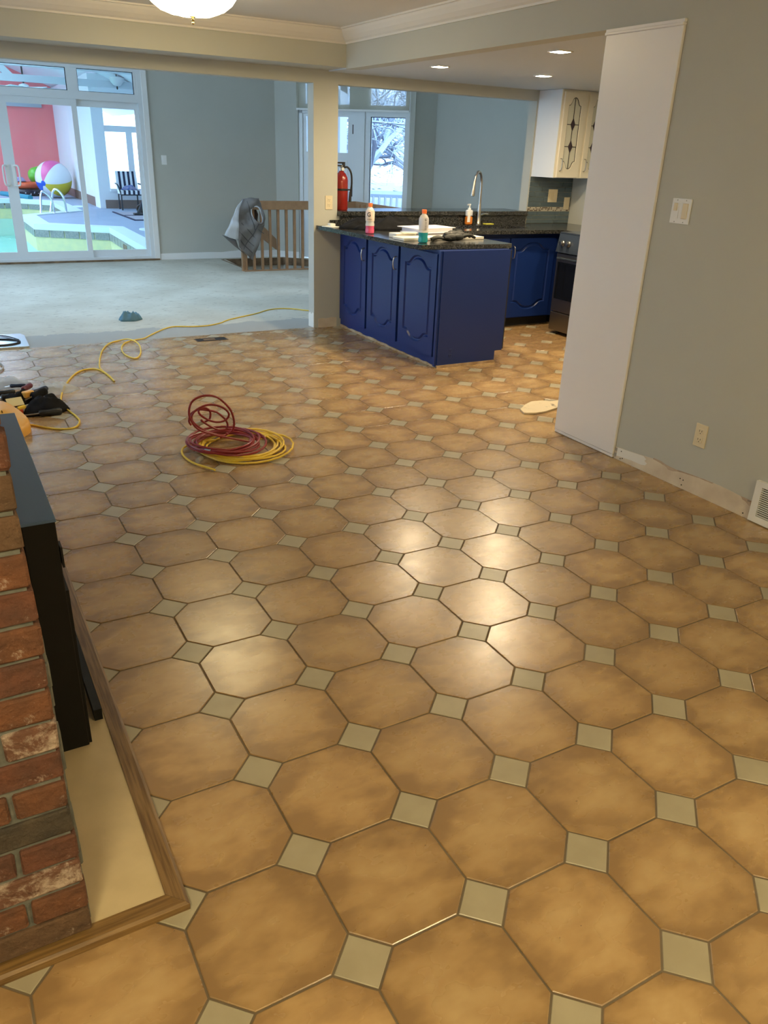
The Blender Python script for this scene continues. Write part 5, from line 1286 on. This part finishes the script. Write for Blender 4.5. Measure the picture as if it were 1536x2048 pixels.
# pool room walls
rw = struct('wall_pool_far', MB().prism([(-6, -.1), (3.86, -.1), (3.86, 3.0), (1.2, 4.35), (-1.3, 4.9), (-3.8, 4.35), (-6, 2.6)], 0, .12, M=Matrix(((1, 0, 0, 0), (0, 0, 1, 28.3), (0, 1, 0, 0), (0, 0, 0, 1)))), MT['redwall'])
obj('high_window', MB().box(1.9, 3.30, 28.24, 28.30, 2.43, 2.56), MT['snow'], rw)
a, b = Vector((3.63, 28.3, 0)), Vector((3.47, 21.6, 0))
def vwall(a, b, z0, z1, th=.1):
    d = (b - a).normalized(); nn = Vector((-d.y, d.x, 0)) * th
    return MB().prism([(a.x, a.y), (b.x, b.y), (b.x + nn.x, b.y + nn.y), (a.x + nn.x, a.y + nn.y)], z0, z1)
struct('wall_pool_side', vwall(a, b, 0, 3.0), MT['poolwhite'])
dd = (b - a).normalized()
struct('baseboard_pool_side', vwall(a + Vector((-.02, 0, 0)), b - dd * .02 + Vector((-.02, 0, 0)), 0, .22, .02), MT['basebrown'])
struct('trim_pool_post', MB().box(3.44, 3.56, 21.0, 21.64, 0, 3.0), MT['poolwhite'])
wx0, wx1 = 3.74, 4.60
wc = MB().box(3.56, 3.72, 21.0, 21.1, 0, 3.0).box(3.72, 5.3, 21.0, 21.1, 0, .42).box(3.72, 5.3, 21.0, 21.1, 2.27, 3.0).box(5.05, 5.3, 21.0, 21.1, .42, 2.27)
struct('wall_pool_end', wc, MT['poolwhite'])
struct('baseboard_pool_end', MB().box(3.57, 5.3, 20.97, 21.0, 0, .20), MT['basebrown'])
pw = struct('window_4', MB().box(3.72, 5.05, 21.02, 21.08, 1.76, 1.90).box(4.235, 4.375, 21.02, 21.08, .46, 1.76).box(4.9, 5.05, 21.02, 21.08, .42, 2.27).box(3.72, 5.05, 20.96, 21.08, .40, .46), MT['poolwhite'])
obj('pane', MB().box(3.72, 5.0, 21.05, 21.056, .46, 2.27), MT['glass'], pw)
# right wall of the pool room and roof
struct('wall_pool_right', MB().box(5.3, 5.42, 11.07, 21.1, 0, 3.0), MT['poolwhite'])
roof = MB(); Z0, Z1, ZR = 2.55, 4.9, 4.9
RX0, RXR, RX1 = -6.0, -1.3, 5.42
roof.add([(RX0, 11.07, 2.6), (RXR, 11.07, 4.9), (RX1, 11.07, 2.42), (RX0, 28.4, 2.6), (RXR, 28.4, 4.9), (RX1, 28.4, 2.1), (RX0, 11.07, 2.7), (RXR, 11.07, 5.0), (RX1, 11.07, 2.5), (RX0, 28.4, 2.7), (RXR, 28.4, 5.0), (RX1, 28.4, 2.2)],
         [(0, 1, 4, 3), (1, 2, 5, 4), (6, 9, 10, 7), (7, 10, 11, 8)])
struct('ceiling_pool', MB().add([(5.45, 11.07, 2.30), (1.0, 11.07, 4.08), (1.0, 28.4, 4.08), (5.45, 28.4, 2.30), (5.45, 11.07, 2.4), (1.0, 11.07, 4.18), (1.0, 28.4, 4.18), (5.45, 28.4, 2.4)],
       [(0, 1, 2, 3), (4, 7, 6, 5), (0, 4, 5, 1), (2, 6, 7, 3), (0, 3, 7, 4), (1, 5, 6, 2)]), MT['poolwhite'])
struct('wall_pool_near', MB().prism([(-6, 3.3), (5.42, 3.3), (5.42, 3.4), (-1.3, 5.0), (-6, 3.6)], 0, .05, M=Matrix(((1, 0, 0, 0), (0, 0, 1, 11.08), (0, 1, 0, 0), (0, 0, 0, 1)))), MT['poolwhite'])
for y in (15.5, 19.9, 24.5):
    struct('trim_tie_beam', MB().box(-5.5, 5.3, y, y + .14, 2.66, 2.80), MT['poolbeam'])
struct('trim_rafter', MB().add([(1.5, 19.9, 2.8), (1.7, 19.9, 2.8), (0.2, 19.9, 4.3), (0.0, 19.9, 4.3), (1.5, 20.04, 2.8), (1.7, 20.04, 2.8), (0.2, 20.04, 4.3), (0, 20.04, 4.3)], [(0, 1, 2, 3), (4, 7, 6, 5), (0, 4, 5, 1), (1, 5, 6, 2), (2, 6, 7, 3), (3, 7, 4, 0)]), MT['poolbeam'])
# unseen glazing added along the pool room's left side to fill the hall with daylight
gl = MB()
for i in range(9): gl.box(-6.1, -6.0, 11.07 + i * 2.15, 11.22 + i * 2.15, 0, 2.8)
gl.box(-6.1, -6.0, 11.07, 28.4, 0, .3).box(-6.1, -6.0, 11.07, 28.4, 2.6, 2.8)
g4 = struct('added_glazing', gl, MT['vinyl']); obj('pane', MB().box(-6.06, -6.05, 11.1, 28.4, .3, 2.6), MT['glass'], g4)
gr_ = MB()
for i in range(13):
    y = 11.07 + i * 1.43; gr_.add([(-6, y, 2.78), (-1.3, y, 4.98), (-1.3, y + .08, 4.98), (-6, y + .08, 2.78), (-6, y, 2.9), (-1.3, y, 5.1), (-1.3, y + .08, 5.1), (-6, y + .08, 2.9)], [(3, 2, 1, 0), (4, 5, 6, 7), (0, 1, 5, 4), (2, 3, 7, 6), (0, 4, 7, 3), (1, 2, 6, 5)])
    gr_.add([(1.0, y, 4.08), (-1.3, y, 5.0), (-1.3, y + .08, 5.0), (1.0, y + .08, 4.08), (1.0, y, 4.18), (-1.3, y, 5.1), (-1.3, y + .08, 5.1), (1.0, y + .08, 4.18)], [(0, 1, 2, 3), (4, 7, 6, 5), (0, 4, 5, 1), (2, 6, 7, 3), (0, 3, 7, 4), (1, 5, 6, 2)])
g5 = struct('added_glass_roof', gr_, MT['vinyl'])  # glass roof added to let more daylight into the pool hall
obj('pane', MB().add([(-6, 11.07, 2.84), (-1.3, 11.07, 5.04), (-1.3, 28.4, 5.04), (-6, 28.4, 2.84), (-6, 11.07, 2.846), (-1.3, 11.07, 5.046), (-1.3, 28.4, 5.046), (-6, 28.4, 2.846)], [(3, 2, 1, 0), (4, 5, 6, 7), (0, 1, 5, 4), (2, 3, 7, 6), (0, 4, 7, 3), (1, 2, 6, 5)]), MT['glass'], g5)
# ceiling fan and pendant
fx, fy = 1.90, 20.0
t = thing('ceiling_fan', 'white ceiling fan hanging by the red gable, seen through the transom', 'fan', (fx, fy, 2.4))
obj('rod', MB().tube([(fx, fy - .05, 3.7), (fx, fy - .05, 2.62)], .018, 8), MT['bronze'], t)
obj('motor', MB().lathe([(.0005, 2.46), (.09, 2.47), (.12, 2.53), (.10, 2.6), (.03, 2.63), (.0005, 2.63)], (fx, fy - .05, 0), 16), MT['poolwhite'], t, True)
for k in range(5):
    M = Matrix.Translation((fx, fy - .05, 2.55)) @ Matrix.Rotation(k * 2 * math.pi / 5 + .3, 4, 'Z') @ Matrix.Rotation(.2, 4, 'X')
    obj('blade', MB().box(.12, .62, -.07, .07, -.006, .006, M), MT['poolwhite'], t)
lx, ly = 3.87, 19.8
t = thing('pendant_lamp', 'small pendant lamp with a diamond-shaped bracket, seen through the right transom', 'lamp', (lx, ly, 2.57))
obj('bracket', MB().tube([(lx, ly, 3.47), (lx, ly, 3.30), (lx - .07, ly, 3.17), (lx, ly, 3.03), (lx + .07, ly, 3.17), (lx, ly, 3.30)], .012, 6).tube([(lx, ly, 3.03), (lx, ly, 2.89)], .012, 6), MT['bronze'], t)
obj('glass_shade', MB().lathe([(.0005, 2.69), (.08, 2.71), (.15, 2.79), (.17, 2.87), (.0005, 2.87)], (lx, ly, 0), 16), MT['fang'], t, True)
obj('finial', MB().lathe([(.0005, 2.62), (.02, 2.64), (.012, 2.70), (.0005, 2.70)], (lx, ly, 0), 10), MT['bronze'], t)

# beach ball
bc = Vector((2.95, 25.1, .50)); br = .495
t = thing('beach_ball', 'large beach ball with pink, white, yellow and blue panels beside the pool', 'ball', (bc.x, bc.y, 0))
pole = (PY(91.5, 372, 24.7) - bc); pole = Vector((pole.x, -1, pole.z)); pole.x = -.335; pole.z = -.10; pole.y = -math.sqrt(max(0, br ** 2 - pole.x ** 2 - pole.z ** 2)); pole.normalize()
e1 = (Vector((0, 0, 1)) - pole * pole.z).normalized(); e2 = e1.cross(pole)
# sectors, angle measured from up, clockwise as seen
view_right = RIGHT - pole * RIGHT.dot(pole); view_right.normalize(); e1 = e1 - view_right * e1.dot(view_right); e1.normalize()
sect = [('bwhite', -88, -12), ('bpink', -12, 30), ('bwhite', 30, 96), ('byel', 96, 152), ('bwhite', 152, 205), ('bblue', 205, 272)]
for mtn, a0, a1 in sect:
    m_ = MB(); na, nb_ = 14, 28; vs = []
    for i in range(nb_ + 1):
        th_ = .13 + (math.pi - .26) * i / nb_
        for k in range(na + 1):
            an = math.radians(a0 + (a1 - a0) * k / na)
            d = pole * math.cos(th_) + (e1 * math.cos(an) + view_right * math.sin(an)) * math.sin(th_); vs.append(bc + d * br)
    m_.add(vs, [(i * (na + 1) + k, i * (na + 1) + k + 1, (i + 1) * (na + 1) + k + 1, (i + 1) * (na + 1) + k) for i in range(nb_) for k in range(na)])
    obj('panel', m_, MT[mtn], t, fix=False).data.polygons.foreach_set('use_smooth', [True] * (na * nb_))
m_ = MB(); vs = [bc + pole * br * 1.004]; 
for k in range(20): an = k * math.pi / 10; vs.append(bc + (pole * math.cos(.145) + (e1 * math.cos(an) + view_right * math.sin(an)) * math.sin(.145)) * br * 1.004)
m_.add(vs, [(0, k + 1, (k + 1) % 20 + 1) for k in range(20)]); obj('end_cap', m_, MT['bblue'], t, fix=False)
m_ = MB(); vs = [bc - pole * br * 1.004]
for k in range(20): an = k * math.pi / 10; vs.append(bc + (-pole * math.cos(.145) + (e1 * math.cos(an) + view_right * math.sin(an)) * math.sin(.145)) * br * 1.004)
m_.add(vs, [(0, k + 1, (k + 1) % 20 + 1) for k in range(20)]); obj('end_cap', m_, MT['bblue'], t, fix=False)
# floats
g0, g1 = Vector((2.52, 26.5, .52)), Vector((3.30, 26.9, .62))
mb = MB(); pts = [g0 + (g1 - g0) * f for f in (-.06, 0, .12, .5, .88, 1, 1.06)]
tag(obj('float_tube', mb.tube(pts, .2, 16, rads=[.05, .17, .23, .26, .24, .17, .05]), MT['green'], smooth=True), 'lime green inflatable tube leaning behind the beach ball', 'float')
def torus(c, R_, r, mt, name, label, sc=1.0):
    pts = [Vector((c[0] + R_ * math.cos(a), c[1] + R_ * math.sin(a), c[2])) for a in [k * math.pi / 14 for k in range(28)]]
    return tag(obj(name, MB().tube(pts, r, 12, closed=True), mt, smooth=True), label, 'float')
torus((2.30, 26.2, .10), .36, .10, MT['bwv'], 'swim_ring', 'black and white patterned swim ring, bottom of the pile')
torus((2.30, 26.2, .285), .34, .085, MT['orangev'], 'swim_ring', 'orange swim ring on top of the black and white one')
lump('pool_toy', (2.15, 26.5, .37), .2, .2, .12, mat('lilac_vinyl', (.35, .30, .55), .3), 'lilac pool toy lying on the orange swim ring', 'toy', 51, 16, .3)
a_, b_ = PZ(4, 387, .05), PZ(61, 395.5, .05)
tag(obj('pool_noodle', MB().tube([a_, (a_ + b_) / 2, b_], .07, 12), MT['teal'], smooth=True), 'teal foam noodle on the deck left of the beach ball', 'noodle')
# ladder
t = thing('pool_ladder', 'pair of chrome grab rails arching over the pool edge', 'ladder', (2.1, 19.6, 0))
for a, b, c, hh in ((PZ(76, 427), PZ(109, 427), None, .43), (PZ(101, 424), PZ(133, 425), None, .47)):
    a = Vector((a.x, a.y, -.35 if a.x < 1.8 else 0)); top = 1.0
    p1 = Vector((a.x + (b.x - a.x) * .35, a.y + (b.y - a.y) * .35, hh)); p2 = Vector((a.x + (b.x - a.x) * .62, a.y + (b.y - a.y) * .62, hh + .01)); p3 = Vector((b.x - .02, b.y, hh * .66))
    obj('grab_rail', MB().tube(catmull([a, a + Vector((.07, 0, hh * .6 - a.z * .4)), p1, p2, p3, b], 6), .024, 10), MT['chrome'], t, True)
    obj('flange', MB().lathe([(.0005, .001), (.05, .001), (.04, .02), (.0005, .02)], (b.x, b.y, 0), 12), MT['chrome'], t, True)
# patio chair
t = thing('patio_chair', 'dark metal patio chair with navy and white striped cushions by the pool windows', 'chair', (4.05, 20.6, 0))
cxm, cy0, wd = 4.09, 20.35, .25
lg = [(cxm - wd, cy0), (cxm + wd, cy0), (cxm - wd + .02, cy0 + .42), (cxm + wd - .02, cy0 + .42)]
for x, y in lg: obj('leg', MB().tube([(x, y, 0), (x, y, .40 if y < cy0 + .1 else .42)], .018, 8), MT['chairmetal'], t, True)
obj('seat_frame', MB().tube([(cxm - wd, cy0, .36), (cxm + wd, cy0, .36), (cxm + wd - .02, cy0 + .42, .36), (cxm - wd + .02, cy0 + .42, .36)], .018, 8, closed=True), MT['chairmetal'], t, True)
for s_ in (-1, 1): obj('armrest', MB().tube(catmull([(cxm + s_ * wd, cy0, .36), (cxm + s_ * (wd + .04), cy0 + .02, .52), (cxm + s_ * (wd + .05), cy0 + .1, .58), (cxm + s_ * (wd + .03), cy0 + .44, .60)], 4), .018, 8), MT['chairmetal'], t, True)
sc_ = MB(); bc_ = MB(); ns = 9
for i in range(ns):
    u0, u1 = cxm - wd + i * 2 * wd / ns, cxm - wd + (i + 1) * 2 * wd / ns
    sc_.cur = bc_.cur = 1 if i % 2 == 0 else 0
    sc_.box(u0, u1, cy0 - .03, cy0 + .40, .37, .46)
    M = Matrix.Translation((0, cy0 + .38, .44)) @ Matrix.Rotation(-.18, 4, 'X')
    bc_.box(u0, u1, 0, .08, 0, .45, M)
obj('seat_cushion', sc_, [MT['navy'], MT['stripew']], t); obj('back_cushion', bc_, [MT['navy'], MT['stripew']], t)
lump('towel', (cxm, cy0 + .24, .462), .20, .13, .10, MT['towel'], 'blue patterned towel bunched on the striped chair seat', 'towel', 61, 18, .6)
# mats and exercise bench
mt_ = thing('exercise_mat', 'pale mats with dark border on the pool deck beside the exercise stand', 'mat', (4.0, 19.5, 0))
obj('mat_sheet', MB().box(3.50, 4.9, 17.45, 19.70, -.001, .012), MT['mat_'], mt_)
obj('border', MB().box(3.46, 3.50, 17.41, 19.74, -.001, .02).box(3.50, 4.9, 17.41, 17.45, -.001, .02).box(3.5, 4.9, 18.6, 18.64, -.001, .02), MT['navy'], mt_)
t = thing('exercise_stand', 'dark slanted exercise stand cut off by the door frame', 'exercise machine', (4.1, 18.6, 0))
obj('post', MB().tube([(3.84, 18.7, .05), (4.02, 18.7, .40), (4.04, 18.7, .44)], .035, 8), MT['chairmetal'], t)
obj('foot', MB().box(3.74, 3.95, 18.62, 18.78, .012, .06, bev=.01).box(4.1, 4.2, 18.6, 18.8, .012, .30), MT['black'], t)
obj('weight', MB().lathe([(.0005, -.03), (.10, -.03), (.10, .03), (.0005, .03)], n=16, M=Matrix.Translation((4.02, 19.2, .113)) @ Matrix.Rotation(math.pi / 2, 4, 'X')), MT['bronze'], t)
p = PZ(156, 413, .01)
tag(obj('pool_cover_lid', MB().lathe([(.0005, 0), (.12, 0), (.12, .02), (.0005, .02)], (PZ(158, 414).x, PZ(158, 414).y, 0), 16, sx=1.2, sy=2.2), MT['coping']), 'small white lid lying on the deck right of the ladder', 'lid')
tag(obj('pool_cover_lid', MB().lathe([(.0005, 0), (.10, 0), (.10, .02), (.0005, .02)], (PZ(292, 460).x, PZ(292, 460).y, 0), 16, sx=1.2, sy=2.2), MT['coping']), 'small white lid lying on the deck at the right door edge', 'lid')

# =================================================================================================
#                                         OUTSIDE
# =================================================================================================
tag(obj('snow_ground', MB().box(5.55, 60, 7, 60, -.75, -.70).box(3.6, 60, 21.3, 60, -.70, -.69).box(-40, -6.2, -5, 60, -.75, -.7), MT['snow']), 'snow-covered ground outside the windows', 'ground', kind='structure')
# deck railing
t = thing('deck_railing', 'snowy wooden deck railing outside the tall window', 'railing', (9.2, 15.0, -.2))
ra = Vector((6.6, 16.2, 0)); rb = Vector((13.5, 12.2, 0)); rd = (rb - ra).normalized()
obj('top_rail', MB().tube([ra + Vector((0, 0, .70)), rb + Vector((0, 0, .70))], .07, 4), MT['snow'], t)
obj('bottom_rail', MB().tube([ra + Vector((0, 0, -.1)), rb + Vector((0, 0, -.1))], .04, 4), MT['deckwood'], t)
Lr = (rb - ra).length
for i in range(int(Lr / .13)): q = ra + rd * (.13 * i); obj('picket', MB().box(q.x - .02, q.x + .02, q.y - .02, q.y + .02, -.7, .66), MT['deckwood'], t)
q = ra + rd * 3.2; obj('post', MB().box(q.x - .07, q.x + .07, q.y - .07, q.y + .07, -.7, 2.0), MT['deckwood'], t)

def grow(mb, p, d, ln, r, lvl, rg, mx=5):
    n = 4; pts = [p]; rads = [r]; q = p.copy(); dd_ = d.copy()
    for i in range(n):
        dd_ = (dd_ + Vector((rg.gauss(0, .20), rg.gauss(0, .20), rg.gauss(0, .14) - (.03 if lvl > 2 else 0)))).normalized()
        q = q + dd_ * ln / n; pts.append(q.copy()); rads.append(r * (1 - .45 * (i + 1) / n))
    mb.tube(pts, r, 6 if lvl < 2 else 4, rads=rads)
    if lvl >= mx: return
    for i in range(rg.choice([3, 4, 4]) if lvl else 6):
        f = rg.uniform(.3, 1.0); k = min(n - 1, int(f * n)); b = pts[k].lerp(pts[k + 1], f * n - k)
        nd = (dd_ * .7 + Vector((rg.uniform(-1, 1), rg.uniform(-1, 1), rg.uniform(-.4, .8)))).normalized()
        grow(mb, b, nd, ln * rg.uniform(.55, .8), max(.009, r * .55), lvl + 1, rg, mx)
def snow_tree(x, y, seed, label, h=2.2, r=.16, mx=5):
    rg = random.Random(seed); t = thing('snowy_tree', label, 'tree', (x, y, -.7))
    tr = MB(); tr.tube([(x, y, -.7), (x + .15, y, .3), (x + .3, y + .1, 1.0)], r, 8, rads=[r * 1.3, r, r * .85]); obj('trunk', tr, MT['snowbark'], t, True)
    br_ = MB(); top = Vector((x + .28, y + .08, .95))
    for k in range(5):
        a = k * 1.256 + rg.uniform(-.3, .3); grow(br_, top - Vector((0, 0, rg.uniform(0, .5))), Vector((math.cos(a) * .75, math.sin(a) * .75, rg.uniform(.5, 1.1))).normalized(), h, r * .6, 1, rg, mx)
    o = obj('branches', br_, MT['snowbark'], t, fix=False); o['kind'] = 'stuff'
snow_tree(8.3, 17.2, 3, 'snow-laden bare tree filling the tall window')
snow_tree(9.6, 21.2, 9, 'snow-laden bare tree behind the glazed door', 1.7)
snow_tree(10.9, 18.2, 27, 'snow-laden bare tree just behind the deck railing', 1.8, .12)
snow_tree(15.5, 25.5, 14, 'snow-laden bare tree farther back behind the railing', 2.4)
def conifer(x, y, h, seed, label):
    rg = random.Random(seed); t = thing('evergreen_tree', label, 'tree', (x, y, -.7))
    obj('trunk', MB().tube([(x, y, -.7), (x, y, h * .8)], .12, 6), MT['snowbark'], t)
    m_ = MB()
    for i in range(2600):
        f = rg.random() ** .8; z = -.5 + h * f; R_ = (1 - f) * h * .36 + .1; a = rg.uniform(0, 6.283); rr_ = R_ * rg.uniform(.4, 1)
        c = Vector((x + rr_ * math.cos(a), y + rr_ * math.sin(a), z - rr_ * .25)); d = Vector((math.cos(a), math.sin(a), rg.uniform(-.5, .2))) * rg.uniform(.16, .34); s_ = Vector((-math.sin(a), math.cos(a), rg.uniform(-.3, .3))) * rg.uniform(.05, .12)
        m_.add([c - s_, c + s_, c + d], [(0, 1, 2)])
    o = obj('needles', m_, MT['snowleaf'], t, fix=False); o['kind'] = 'stuff'
for i, (x, y, h, lb) in enumerate(((13.0, 33, 8.0, 'snow-dusted evergreen behind the left part of the tall window'), (18.0, 37, 9.5, 'snow-dusted evergreen, farthest back'), (21.0, 31.5, 8.0, 'snow-dusted evergreen behind the right part of the tall window'), (24.0, 26.5, 7.0, 'snow-dusted evergreen at the right beyond the railing'))):
    conifer(x, y, h, 70 + i, lb)

# ---------------------------------------------------------------- groups of alike things
GROUPS = {'downlight': 'square downlights in the kitchen ceiling', 'ceiling_light': 'glass bowl ceiling lights', 'drink_bottle': 'drink bottles on the peninsula counter',
          'work_glove': 'black work gloves', 'screwdriver': 'screwdrivers in the tool pile', 'swim_ring': 'swim rings on the pool deck', 'snowy_tree': 'snowy bare trees outside',
          'evergreen_tree': 'snow-dusted evergreens outside', 'pool_cover_lid': 'white lids on the pool deck', 'wall_outlet': 'duplex wall outlets', 'light_switch': 'wall light switches',
          'wall_plate': 'plates on the backsplash', 'plastic_bag': 'clear plastic bags behind the tools', 'cord_coil': 'coiled extension cords on the tiles'}
for o in bpy.data.objects:
    if o.parent is None and 'category' in o:
        g = GROUPS.get(o.name.split('.')[0])
        if g: o['group'] = g
